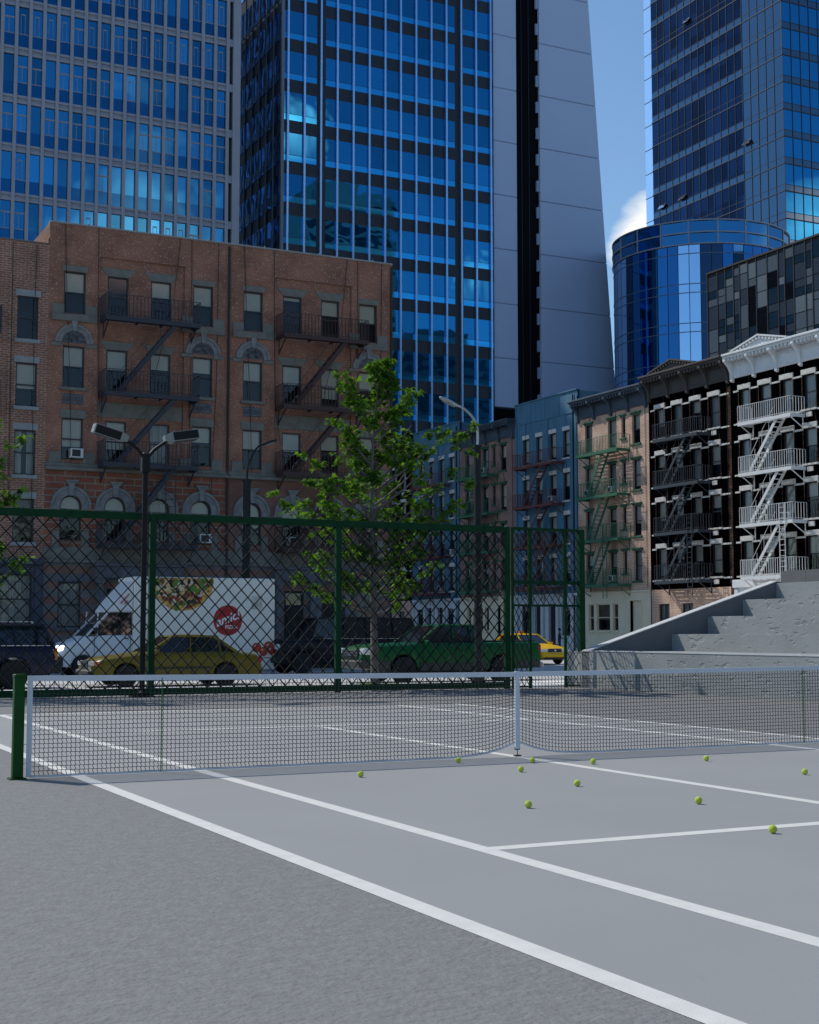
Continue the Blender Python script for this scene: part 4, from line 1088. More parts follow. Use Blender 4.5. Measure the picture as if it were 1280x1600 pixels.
# A: tower with white grid
GA = tower_glass('blue_window_glass', (.03,.20,.40), .03, .12, .35); GAD = tower_glass('deep_blue_spandrel_glass', (.015,.095,.22), .04, .1, .35)
WA = mat('pale_grey_mullion', (.25,.275,.34), .5, vary=.06, scale=.5)
def tower_a():
    P = empty('office_tower', (35.06, 110, -.33), label='tall office tower with a grid of pale mullions over blue windows, at the upper left', cat='skyscraper', group='glass towers')
    P.scale = (1.2128, 1.2128, 1.2128)   # storey 4.4 m
    x0 = -38.0; H = 62.5
    tower_box(P, x0, -.02, .3, 32, 0, H, M['grille_dark'])
    b = MB()
    xs = []; x = -1.05
    b.box(-.62, 0, -.12, .3, 0, H)
    while x > x0: xs.append(x); x -= 1.017
    fl = [z for z in [33.36-.28+3.66*k for k in range(-8, 9)] if z > 2 and z < H-2]
    m_ = MB()
    for x in xs: m_.box(x-.12, x+.12, -.14, .3, 0, H)
    sp = MB()
    for z in fl:
        for a, c in zip(xs[1:]+[], xs[:-1]):
            sp.box(a+.12, c-.12, -.04, .2, z-.30, z-.12); sp.box(a+.12, c-.12, -.04, .2, z+.12, z+.30); sp.box(a+.12, c-.12, .06, .2, z-.12, z+.12)
        sp.box(xs[0]+.15, -.62, -.04, .2, z-.3, z+.3)
    for y in range(1, 32): m_.box(-.02, .10, y-.14, y+.14, 0, H)
    for z in fl: sp.box(-.02, .06, .3, 31.9, z-.3, z+.3)
    side = MB(); side.box(-.02, .0, .31, 31.9, 2, H-1); side.build('side_window', GA, P)
    m_.build('mullion', WA, P); sp.build('spandrel', WA, P); b.build('corner_pier', WA, P)
    tints = [[GA, GAD, WA]] + [[tower_glass('blue_window_glass_tint', (.03*k,.20*k,.40*k), .04, .16, .35), GAD, WA] for k in (.62,.8,1.25)]
    def mk(v):
        def f():
            b = MB(); w = .777; h = 3.06
            b.add([(0,0,.0),(w,0,.0),(w,0,h*.33),(0,0,h*.33)], [(0,1,2,3)], 1)
            b.add([(0,0,h*.33),(w,0,h*.33),(w,0,h),(0,0,h)], [(0,1,2,3)], 0)
            b.box(0, w, -.02, .0, h*.33-.03, h*.33+.03, 2) if v else None
            if v == 1: b.box(.34,.38,-.02,0,h*.33,h*.72,2); b.box(0,w,-.02,0,h*.70,h*.74,2)
            if v == 2: b.box(.2,.23,-.02,0,h*.33,h*.8,2); b.box(.5,.53,-.02,0,h*.33,h*.8,2); b.box(.2,.53,-.02,0,h*.8,h*.83,2)
            return b
        return f
    items = []; rr = random.Random(2)
    order = [z for z in fl if z > 28] + [z for z in fl if z <= 28]
    for z in order:
        v0 = rr.choice([0,1,2])
        for a in xs[1:]:
            if a < -19 and False: continue
            v = v0 if rr.random() < .6 else rr.choice([0,1,2])
            ti = rr.choices(range(4), [.4,.2,.25,.15])[0]
            items.append(((v, ti), mk(v), tints[ti], a+.12, .1, z+.30, 0))
    items.sort(key=lambda t: (0 if (t[3] > -19.5 and 29 < t[5] < 50) else 1))
    panes(P, items)
tower_a()
# B: dark-banded blue glass tower with bright vertical fins
GB = tower_glass('blue_band_glass', (.018,.17,.36), .015, .10, .5, stretch=(1,1,.5)); GB2 = tower_glass('bright_blue_sill_glass', (.03,.32,.62), .03, .03, .4)
DB_ = mat('navy_spandrel', (.003,.009,.024), .45, vary=.1, scale=.3); FIN = mat('polished_blue_fin', (.28,.52,.80), .22, metal=.85)
GBS = tower_glass('blue_side_glass', (.16,.36,.66), .04, .2, .4)  # side panes have a paler blue tint than the front bands
def tower_b():
    P = empty('office_tower', (40.15, 112, 0), label='dark banded blue glass tower with bright vertical fins, directly behind the brown brick block', cat='skyscraper', group='glass towers')
    Wd, D, H = 23.85, 30, 104
    tower_box(P, .02, Wd-.02, .06, D, 0, H, DB_)
    fins = [.55+1.765*k for k in range(14)]
    b = MB()
    for x in fins: b.box(x-.10, x+.10, -.22, .06, 0, H)
    b.build('fin', FIN, P)
    b = MB(); n = 14
    for k in range(n+1): y = .3+(D-.6)*k/n; b.box(-.07, .02, y-.04, y+.04, 0, H)
    b.box(-.14,.16,-.14,.0,0,H)
    b.build('side_fin', mat('dull_side_fin', (.12,.15,.20), .5), P)
    fl = [60.1+4.14*k for k in range(-14, 11) if 60.1+4.14*k+3 < H]
    secs = [(.07,3.68),(4.64,19.27),(20.26,Wd-.05)]
    edges = {}
    items = []; rr = random.Random(77)
    tints = [[GB, GB2, DB_]] + [[tower_glass('blue_band_glass_tint', (.018*k,.17*k,.36*k), .02, .14, .5), GB2, DB_] for k in (.7,.85,1.2)]
    def mk(w):
        def f():
            b = MB(); h = 2.84
            b.add([(0,0,.62),(w,0,.62),(w,0,h),(0,0,h)], [(0,1,2,3)], 0); b.add([(0,0,0),(w,0,0),(w,0,.62),(0,0,.62)], [(0,1,2,3)], 1); b.box(0,w,-.015,.0,.6,.64,2)
            return b
        return f
    for z in sorted(fl, key=lambda q: abs(q-46)):
        for s0, s1 in secs:
            cuts = [s0]+[x for x in fins if s0+.2 < x < s1-.2]+[s1]
            for a, c in zip(cuts, cuts[1:]): ti = rr.choices(range(4), [.5,.15,.2,.15])[0]; items.append(((round(c-a,2), ti), mk(c-a), tints[ti], a, .04, z, 0))
    panes(P, items)
    def mk2(w):
        def f():
            b = MB(); b.add([(0,0,0),(w,0,0),(w,0,2.84),(0,0,2.84)], [(0,1,2,3)], 0); return b
        return f
    it = []
    for z in sorted(fl, key=lambda q: abs(q-46)):
        for k in range(n): y = .3+(D-.6)*k/n; w = (D-.6)/n; it.append((1, mk2(w-.12), [GBS], -.01, y+w-.06, z, -PI/2))
    panes(P, it, name='side_window', limit=60)
tower_b()
# C: tapering slab of plain panels with a dark slot
PC = mat('grey_blue_cladding', (.36,.46,.66), .45, vary=.03, scale=.1); PCJ = mat('cladding_joint', (.22,.29,.43), .6); BLK = mat('black_slot_glass', (.002,.002,.003), .3, spec=.05)
def tower_c():
    P = empty('office_tower', (64.05, 112, 0), label='plain grey tapering tower with a black vertical slot, right of the dark banded blue tower', cat='skyscraper', group='glass towers')
    H = 104
    def xr(z): return 17.13-.0705*z
    seams = [25.0-.7+5.82*k for k in range(15) if 25+5.82*k < H]
    zs = [24.9]+[z for z in seams if z > 26]+[H]
    lp = MB()
    for a, c in zip(zs, zs[1:]): lp.bbox(0, 2.85, 0, 1.1, a+.05, c-.05, .03)
    lp.box(.03, 2.8, .05, 1.07, 24.93, H-.1, 1)
    lp.build('left_panel', [PC, PCJ], P)
    b = MB(); b.box(2.86, 5.72, .30, 14, 0, H-1); b.build('slot_glazing', BLK, P)
    b = MB(); x = 3.6
    while x < 4.8: b.box(x, x+.05, .25, .30, 0, H-1.2); x += .9
    b.build('slot_mullion', DB_, P)
    t = MB(); z = 8
    while z < H-3: t.box(5.35, 5.73, .06, .28, z, z+1.2); z += 2.9
    t.each('slot_tooth', PCJ, P)
    b = MB(); b.loft([[(5.77,.06,0),(5.77,14,0),(xr(0)-.05,14,0),(xr(0)-.05,.06,0)],[(5.77,.06,H-.1),(5.77,14,H-.1),(xr(H)-.05,14,H-.1),(xr(H)-.05,.06,H-.1)]]); b.build('joint_wall', PCJ, P)
    zs = [0]+[z for z in [24.3-5.82*k for k in range(4, 0, -1)]+seams if z > 0]+[H]
    b = MB()
    for a, c in zip(zs, zs[1:]):
        a += .06; c -= .06
        b.loft([[(5.74,0,a),(5.74,14.1,a),(xr(a),14.1,a),(xr(a),0,a)],[(5.74,0,c),(5.74,14.1,c),(xr(c),14.1,c),(xr(c),0,c)]])
    b.build('right_panel', PC, P)
tower_c()
# D: far curtain-wall tower upper right
GD1 = tower_glass('dark_reflection_glass', (.008,.025,.065), .05, .06, .3, vary=.5, cell=(.57,.57,.27)); GD2 = tower_glass('grey_blue_curtain_glass', (.075,.135,.20), .05, .05, .3)
GD3 = tower_glass('sky_blue_curtain_glass', (.02,.20,.42), .02, .05, .3); PALE = tower_glass('open_vent_glass', (.6,.68,.78), .1, .02, .3); DLINE = mat('black_transom', (.02,.025,.035), .5)
def tower_d():
    P = empty('office_tower', (132, 144, 0), label='tall far curtain-wall tower at the upper right corner, behind the round glass tower', cat='skyscraper', group='glass towers')
    H, Wd, D = 132, 44, 32.4; fh = 4.16
    tower_box(P, .03, Wd, .03, D, 0, H, DLINE)
    b = MB(); rows = int(H/fh)
    for k in range(rows+1):
        z = k*fh
        b.box(-.10, Wd, -.10, .02, z-.07, z+.07); b.box(-.10, .03, .02, D, z-.07, z+.07)
        b.box(-.05, Wd, -.05, .02, z+1.0, z+1.06); b.box(-.05, .03, .02, D, z+1.0, z+1.06)
    b.build('transom', DLINE, P)
    b = MB()
    k = 0
    while k*1.76 < Wd: b.box(k*1.76-.04, k*1.76+.04, -.08, .02, 0, H); k += 1
    k = 1
    while k*1.8 < D: b.box(-.08, .02, k*1.8-.035, k*1.8+.035, 0, H); k += 1
    b.build('mullion', DLINE, P)
    items = []; rr = random.Random(9)
    def mk(w, kind):
        def f():
            b = MB()
            b.add([(0,0,1.06),(w,0,1.06),(w,0,4.1),(0,0,4.1)], [(0,1,2,3)], 0); b.add([(0,0,.07),(w,0,.07),(w,0,1.0),(0,0,1.0)], [(0,1,2,3)], 1)
            if kind == 'o': b.loft([[(0,-.02,1.9),(w,-.02,1.9),(w,0,1.95),(0,0,1.95)],[(0,-.55,1.15),(w,-.55,1.15),(w,-.5,1.2),(0,-.5,1.2)]], 2)
            return b
        return f
    for k in sorted(range(rows), key=lambda r: abs(r*fh-75)):
        z = k*fh
        for i in range(25): items.append(('s', mk(1.72, ''), [GD3, GD2, PALE], i*1.76+.02, .0, z, 0))
        for i in range(18):
            y = (i+1)*1.8
            dark = i >= 5 + (0 if k % 2 else 0)  # dark columns paint the reflection of a dark building into the glass
            if dark and k % 1 == 0: ms = [GD1, GD2] if (k % 4) else [GD1, GD1]
            else: ms = [GD2, GD2]
            ms = ms + [PALE]
            o = 'o' if rr.random() < .02 else ''
            items.append((('d' if dark else 'l')+o+str(ms[1] == GD1), mk(1.74, o), ms, .0, y-.03, z, -PI/2))
    panes(P, items)
    b = MB()
    for k in range(rows): b.box(.3, .36, D+.05, D+2.4, k*fh+.1, k*fh+4.1)
    f = b.build('glass_fin', tower_glass('pale_fin_glass', (.55,.75,.95), .05, .02, .3, metal=.8), P)
    b = MB()
    for k in range(rows): b.box(.28,.38,D+.02,D+2.5,k*fh-.05,k*fh+.08)
    b.each('fin_bracket', DLINE, P)
tower_d()
# E: round glass tower
GE = tower_glass('round_tower_glass', (.05,.24,.50), .012, .05, .6, stretch=(1,1,.03)); GE2 = tower_glass('round_tower_crown_glass', (.04,.18,.36), .06, .05, .6, stretch=(1,1,.1))
def tower_e():
    P = empty('round_tower', (85.1, 104.5, 0), label='round blue glass tower with a two-row crown, rising over the black row house', cat='skyscraper', group='glass towers')
    Rr, H, n = 9.2, 43.0, 52
    ring = lambda r, z, n=96: [(r*math.cos(2*PI*k/n), r*math.sin(2*PI*k/n), z) for k in range(n)]
    b = MB(); b.loft([ring(Rr-.12,0), ring(Rr-.12,H-.3)]); b.build('core', DB_, P, smooth=30)
    items = []; rr = random.Random(6)
    gl = [GE, tower_glass('round_tower_dark_reflection', (.03,.06,.12), .02, .05, .6, stretch=(1,1,.03)), tower_glass('round_tower_deep_reflection', (.03,.14,.34), .02, .05, .6, stretch=(1,1,.03)), tower_glass('round_tower_pale_reflection', (.42,.66,.95), .03, .05, .6, stretch=(1,1,.03))]  # dark, deep and pale tints paint streaked reflections down the drum
    cols = []
    while len(cols) < n: cols += [rr.choices(range(4), [.3,.2,.28,.22])[0]]*rr.choice([1,2,2,3])
    rows = []; zz = 40.45
    for q in range(19): h = (.9,3.1)[q % 2]; rows.append((zz-h, h-.06)); zz -= h
    rows.append((0, zz-.06))
    for z, h in rows:
        for k in range(n):
            a = 2*PI*k/n; w = 2*Rr*math.sin(PI/n)
            items.append((round(h,1)+cols[k]*100, (lambda w=w, h=h: MB().add([(-w/2+.035,0,0),(w/2-.035,0,0),(w/2-.035,0,h),(-w/2+.035,0,h)], [(0,1,2,3)])), [gl[cols[k]]], Rr*math.cos(PI/n)*math.cos(a), Rr*math.cos(PI/n)*math.sin(a), z, a+PI/2))
    for z in (40.52, 41.7):
        for k in range(20):
            a = 2*PI*k/20; w = 2*(Rr+.06)*math.sin(PI/20)
            items.append(('c', (lambda w=w: MB().add([(-w/2,0,0),(w/2,0,0),(w/2,0,1.12),(-w/2,0,1.12)], [(0,1,2,3)])), [GE2], (Rr+.06)*math.cos(PI/20)*math.cos(a), (Rr+.06)*math.cos(PI/20)*math.sin(a), z, a+PI/2))
    vis = lambda t: (0 if (t[3]*(-.66)+t[4]*(-.75)) > 1.5 else 1, -t[5])
    items.sort(key=vis); panes(P, items)
    b = MB()
    for z, h in rows: b.loft([ring(Rr+.02,z-.07), ring(Rr+.02,z+.01)])
    b.build('ring', mat('blue_grey_ring', (.08,.13,.2), .4), P, smooth=30)
    b = MB()
    for z in (40.48,41.66,42.9): b.loft([ring(Rr+.14,z-.06), ring(Rr+.14,z+.06)])
    for k in range(20): a = 2*PI*(k+.5)/20; b.tube([((Rr+.08)*math.cos(a),(Rr+.08)*math.sin(a),40.4),((Rr+.08)*math.cos(a),(Rr+.08)*math.sin(a),42.8)], .08, 6)
    b.build('crown_frame', WA, P, smooth=30)
    b = MB(); b.box(1,5,-6,-3,H-.4,H+.9); b.build('roof_plant', WA, P)
tower_e()
# F: dark chequered glass block
def tower_f():
    P = empty('dark_glass_block', (60, 71.7, 0), -PI/2, label='low dark glass block with irregular chequered panes, behind the white-corniced row house', cat='office building', group='glass towers')
    Wd, D, H = 42, 16, 29.25
    tower_box(P, .03, Wd, .05, D, 0, H-.05, M['grille_dark'])
    rr = random.Random(12)
    pal = [tower_glass('black_pane_glass', (.012,.014,.018), .06, .1, .4, metal=.6), tower_glass('slate_pane_glass', (.065,.083,.11), .08, .2, .4, metal=.4), tower_glass('grey_pane_glass', (.15,.18,.21), .12, .3, .4, metal=.4),
           mat('frosted_grey_pane', (.13,.165,.185), .3, vary=.1, scale=.4), tower_glass('teal_pane_glass', (.03,.065,.10), .05, .2, .4, metal=.6)]
    items = []; x = 0.0; FR = MB()
    while x < Wd-1:
        w = rr.choice([.7,.95,.95,1.2]); z = 0.2
        FR.box(x-.035, x+.035, -.05, .05, 0, H)
        while z < H-.4:
            h = rr.choice([.6,.6,1.2,1.2,1.8]); h = min(h, H-.1-z)
            mi = rr.choices([0,1,2,3,4], [.14,.3,.22,.16,.18])[0]
            items.append(((mi,w,round(h,2)), (lambda w=w,h=h: MB().add([(0,0,0),(w-.08,0,0),(w-.08,0,h-.07),(0,0,h-.07)], [(0,1,2,3)])), [pal[mi]], x+.04, .0, z, 0))
            z += h
        x += w
    items.sort(key=lambda t: (0 if t[5] > 18 and t[3] < 15 else 1, -t[5])); panes(P, items)
    FR.box(-.1, Wd, -.08, .3, H-.02, H+.12); FR.box(-.06,.03,-.06,.3,0,H)
    FR.build('frame', M['grille_dark'], P)
    tower_box(P, 14.2, 30, .5, 12, H+.13, H+2.6, M['grille_dark'], 'roof_plant')
tower_f()

# office blocks to the south, out of frame but mirrored in the glass towers
def south_block(x, y, w, d, h, col, label):
    P = empty('office_block', (x, y, 0), label=label, cat='office building', group='office blocks mirrored in the glass')
    m1 = mat('block_stone', col, .8); m2 = mat('block_window', (.02,.025,.035), .2)
    b = MB(); b.box(0, w, 0, d, 0, h); b.build('wall', m1, P)
    b = MB(); z = 3
    while z < h-3: b.box(.8, w-.8, d, d+.05, z, z+2.2); z += 4
    b.build('window_band', m2, P)
    b = MB(); b.box(w*.3, w*.7, d*.3, d*.7, h, h+6); b.build('roof_plant', m1, P)
south_block(96, -150, 34, 30, 98, (.10,.11,.12), 'dark office block behind the viewer, mirrored in the banded blue tower')
south_block(134, -140, 26, 30, 122, (.22,.21,.2), 'tallest pale office block behind the viewer, mirrored in blue glass')
south_block(164, -155, 46, 30, 86, (.07,.08,.10), 'wide low dark office block behind the viewer, mirrored in blue glass')

# ------------------------------------------------------------------ vehicles
TYRE = mat('tyre_rubber', (.012,.012,.013), .8); RIM = mat('alloy_rim', (.30,.31,.32), .35, metal=.8); DRIM = mat('dark_rim', (.06,.06,.065), .4, metal=.6)
CGLASS = mat('car_glass', (.006,.009,.016), .04, coat=.3); CGLASS.node_tree.nodes['Principled BSDF'].inputs['Specular IOR Level'].default_value = .5
PLAST = mat('black_bumper_plastic', (.018,.018,.02), .6); HEADL = mat('headlamp_glass', (.62,.66,.70), .08, coat=1); AMBER = mat('amber_lens', (.55,.14,.01), .2, coat=.5); REDL = mat('red_lens', (.30,.01,.01), .2, coat=.5)
def paint(name, c, metal=.0, rough=.35): return mat(name, c, rough, metal, coat=.14, spec=.2)
def interp(prof, x):
    if x <= prof[0][0]: return prof[0][1]
    for (a, za), (c, zc) in zip(prof, prof[1:]):
        if x <= c:
            u = (x-a)/(c-a) if c > a else 1; return za+(zc-za)*u
    return prof[-1][1]
def car_body(Lc, Wc, top, zb, wheels, r, taper=.10, tail=.06):
    """lower body as one loft with real wheel arches"""
    xs = set([0,.03,.08,.16,.3,Lc-.3,Lc-.16,Lc-.08,Lc-.03,Lc]) | {x for x, z in top}
    k = 0
    while k < Lc: xs.add(round(k,2)); k += .22
    R_ = r*1.16
    for xw in wheels:
        for q in range(15): xs.add(round(xw+R_*math.cos(PI*q/14), 3))
    xs = sorted(x for x in xs if 0 <= x <= Lc); b = MB(); rings = []
    for x in xs:
        f = max(0, 1-x/.55); t = max(0, 1-(Lc-x)/.5)
        w = Wc/2*(1-taper*f*f*1.6-tail*t*t*1.6)
        bot = zb + .10*f*f + .1*t*t; tp = interp(top, x)
        arch = bot
        for xw in wheels:
            if abs(x-xw) < R_: arch = max(arch, r+math.sqrt(max(0, R_*R_-(x-xw)**2)))
        arch = min(arch, tp-.12)
        mid = max(arch+.03, bot+(tp-bot)*.55)
        half = [(0,tp+.03),(w*.6,tp+.022),(w*.86,tp),(w*.95,tp-.045),(w*.985,tp-.10 if tp-.10 > mid else mid+.01),(w,mid),(w*.985,min(mid-.01,arch+.05) if arch > bot else (bot+mid)/2),(w*.97,arch),(w*.6,arch),(0,arch)]
        ring = [(x, y, z) for y, z in half] + [(x, -y, z) for y, z in half[-2:0:-1]]
        rings.append(ring)
    b.loft(rings); return b
def wheel(P, x, y, r, rim, side, w=.22):
    b = MB(); b.lathe([(r*.62,-w/2),(r*.93,-w/2),(r,-w*.33),(r,w*.33),(r*.93,w/2),(r*.62,w/2)], axis='y', n=28); t = b.build('wheel', TYRE, P, smooth=40); t.location = (x, y, r)
    b = MB(); s = side; yo = s*w*.36
    b.lathe([(r*.64,s*w*.44),(r*.56,s*w*.30)] , axis='y', n=28); b.lathe([(.001,yo*.9),(r*.14,yo*1.25),(r*.15,yo*.6)], axis='y', n=14)
    for k in range(7):
        a = 2*PI*k/7; b.bar((r*.1*math.cos(a), yo, r*.1*math.sin(a)), (r*.6*math.cos(a), yo*1.05, r*.6*math.sin(a)), .02, r*.13)
    q = b.build('rim', rim, t)
    b = MB(); b.lathe([(.001,s*.02),(r*.6,s*.02)], axis='y', n=20); b.build('brake_disc', PLAST, t)
def greenhouse(P, bf, rf, rr_, br, zf, zbr, zr, wb, wr, pm, pillars, glassm=None, thick=.05):
    """glass hull, roof and pillars; bf/br = base front/rear, rf/rr = roof front/rear"""
    b = MB(); e = .02
    base = [(bf,wb,zf),(br,wb,zbr),(br,-wb,zbr),(bf,-wb,zf)]; roof = [(rf,wr,zr),(rr_,wr,zr),(rr_,-wr,zr),(rf,-wr,zr)]
    b.loft([base, roof]); g = b.build('glasshouse', glassm or CGLASS, P)
    b = MB(); rings = []
    for u, k, dz in ((0,.5,-.01),(.06,.9,.02),(.2,1,.045),(.5,1,.055),(.8,1,.045),(.94,.9,.02),(1,.5,-.01)):
        x = rf-.03+(rr_-rf+.06)*u
        hw = (wr+.02)*(.93+.07*min(1, k))
        rings.append([(x,hw,zr-.03),(x,hw,zr+.0),(x,hw*.85,zr+dz*.75),(x,0,zr+dz),(x,-hw*.85,zr+dz*.75),(x,-hw,zr),(x,-hw,zr-.03)])
    b.loft(rings); b.build('roof', pm, P, smooth=50)
    b = MB()
    for s in (-1, 1):
        b.bar((bf,s*(wb+.0),zf),(rf,s*(wr+.01),zr), thick, thick*1.2); b.bar((br,s*wb,zbr),(rr_,s*(wr+.01),zr), thick*1.3, thick*1.6)
        for px, pw in pillars:
            u = 1
            xb = px; yb = wb+.008; zz = interp([(bf,zf),(br,zbr)], px)
            b.bar((xb,s*yb,zz),(xb+(.04 if px < (rf+rr_)/2 else -.06),s*(wr+.012),zr), thick*.7, pw)
        b.bar((rf,s*(wr+.01),zr),(rr_,s*(wr+.01),zr), .05, .05)
    b.each('pillar', pm, P)
    return g
def mirror_(P, x, y, z, m):
    for s in (-1, 1):
        b = MB(); b.bbox(-.08,.06,-.11,.11,-.07,.07,.02); o = b.build('wing_mirror', m, P); o.location = (x, s*(y+.11), z)
def small(P, name, m, *boxes, bev=.01):
    b = MB()
    for q in boxes: b.bbox(*q, bev)
    return b.build(name, m, P)
def wheels4(P, xs, hw, r, rim, w=.22):
    for x in xs:
        for s in (-1, 1): wheel(P, x, s*(hw-w/2+.01), r, rim, s, w)
    b = MB()
    b.box(xs[0]-r*.9, xs[-1]+r*.9, -hw+.28, hw-.28, .22, .62); b.build('underbody', PLAST, P)

def sedan(name, loc, rz, label, pm, taxi=False, cat='sedan'):
    P = empty(name, loc, rz, label=label, cat=cat)
    Lc, Wc, r = 4.95, 1.85, .32
    top = [(0,.58),(.06,.68),(.3,.80),(.9,.88),(1.55,.95),(1.75,.97),(3.9,.98),(4.15,.96),(4.8,.90),(4.9,.82),(Lc,.70)]
    car_body(Lc, Wc, top, .22, (.95,3.85), r).build('body', pm, P, smooth=40)
    greenhouse(P, 1.55, 2.35, 3.55, 4.25, .93, .94, 1.42, .80, .60, pm, [(2.82,.07),(3.72,.06)])
    wheels4(P, (.95,3.85), Wc/2, r, RIM)
    for s in (-1, 1):
        small(P, 'headlight', HEADL, (-.015,.12, s*.62-.2, s*.62+.2, .60,.73), bev=.02); small(P, 'indicator', AMBER, (.06,.22, s*.83-.06, s*.83+.05, .60,.72))
        small(P, 'taillight', REDL, (Lc-.14,Lc+.012, s*.68-.2, s*.68+.2, .66,.84), bev=.02)
    small(P, 'front_bumper', PLAST if not taxi else pm, (-.09,.2,-.80,.80,.32,.50), bev=.05); small(P, 'rear_bumper', pm, (Lc-.2,Lc+.09,-.80,.80,.34,.54), bev=.05)
    g = small(P, 'grille', PLAST, (-.02,.06,-.38,.38,.58,.74)); small(g, 'grille_bar', M['chrome'], (-.03,.0,-.40,.40,.735,.755), (-.03,.0,-.40,.40,.565,.58), (-.035,.0,-.06,.06,.62,.70))
    small(P, 'lower_grille', PLAST, (-.1,.0,-.62,.62,.26,.34))
    for x in (2.2, 3.15):
        small(P, 'door_handle', pm, (x+.3,x+.48, Wc/2-.0, Wc/2+.03,.80,.84), (x+.3,x+.48, -Wc/2-.03, -Wc/2+.0,.80,.84))
    for s in (-1, 1):
        small(P, 'side_trim', PLAST, (1.35,3.45, s*Wc/2-.012, s*Wc/2+.012,.50,.56), bev=.004)
        b = MB()
        for x in (1.62, 2.82, 3.78): b.box(x, x+.012, s*Wc/2-.012, s*Wc/2+.004, .30, .93)
        b.build('door_gap', PLAST, P)
    mirror_(P, 1.78, .86, .98, pm)
    if taxi:
        small(P, 'roof_sign', AMBER, (2.75,2.9,-.13,.13,1.47,1.60), bev=.03)
    return P
YP = paint('faded_yellow_paint', (.13,.10,.006)); YT = paint('taxi_yellow_paint', (.85,.50,.012))
sedan('sedan', (.55, 24.6, 0), 0, 'old yellow saloon car parked in front of the white delivery van', YP)
sedan('taxi', (27.1, 42.1, 0), R(93), 'bright yellow taxi with orange roof sign, coming round behind the green pickup', YT, True, 'taxi')

def pickup():
    P = empty('pickup_truck', (8.5, 24.15, 0), 0, label='green pickup truck parked beyond the fence, right of the maple trunk', cat='pickup truck')
    G_ = paint('green_truck_paint', (.001,.075,.02)); LOW = paint('grey_lower_paint', (.05,.053,.05), rough=.5)
    Lc, Wc, r = 6.15, 1.95, .40
    top = [(0,.78),(.05,.95),(.16,1.06),(.5,1.14),(1.9,1.20),(2.05,1.22),(Lc-.05,1.24),(Lc,1.2)]
    car_body(Lc, Wc, top, .40, (1.35,4.75), r, taper=.16, tail=.01).build('body', G_, P, smooth=40)
    greenhouse(P, 1.85, 2.65, 3.85, 4.02, 1.19, 1.22, 1.74, .86, .70, G_, [(3.05,.07),(3.72,.10)])
    wheels4(P, (1.35,4.75), Wc/2, r, RIM, .26)
    for s in (-1, 1):
        small(P, 'headlight', HEADL, (.0,.30, s*.78-.14, s*.78+.13, .86,1.05), bev=.03); small(P, 'indicator', AMBER, (.24,.42, s*.90-.06, s*.90+.03, .84,1.0))
        small(P, 'taillight', REDL, (Lc-.1,Lc+.012, s*.87-.09, s*.87+.1, .82,1.14))
        small(P, 'lower_panel', LOW, (.45,.86, s*Wc/2-.02, s*Wc/2+.014,.42,.66),(1.88,4.2, s*Wc/2-.02, s*Wc/2+.014,.36,.60),(5.3,6.1, s*Wc/2-.02, s*Wc/2+.014,.44,.66))
        b = MB()
        for x in (1.98, 3.1, 4.0): b.box(x, x+.014, s*Wc/2-.012, s*Wc/2+.006, .62, 1.17)
        b.build('door_gap', PLAST, P)
        small(P, 'door_handle', G_, (2.85,3.02, s*Wc/2-.02, s*Wc/2+.035,1.02,1.06))
    g = small(P, 'grille', PLAST, (-.03,.1,-.55,.55,.76,1.0)); small(g, 'grille_bar', M['chrome'], (-.05,.0,-.55,.55,.90,.93), (-.05,.0,-.55,.55,.82,.84), (-.05,.0,-.08,.08,.82,.93))
    small(P, 'front_bumper', LOW, (-.12,.25,-.92,.92,.45,.70), bev=.05); small(P, 'rear_bumper', M['chrome'], (Lc-.1,Lc+.16,-.9,.9,.42,.60), bev=.04)
    b = MB(); b.box(4.12, Lc-.08, -.80, .80, 1.262, 1.275); b.build('load_bed', PLAST, P)
    mirror_(P, 2.1, .96, 1.22, G_)
pickup()

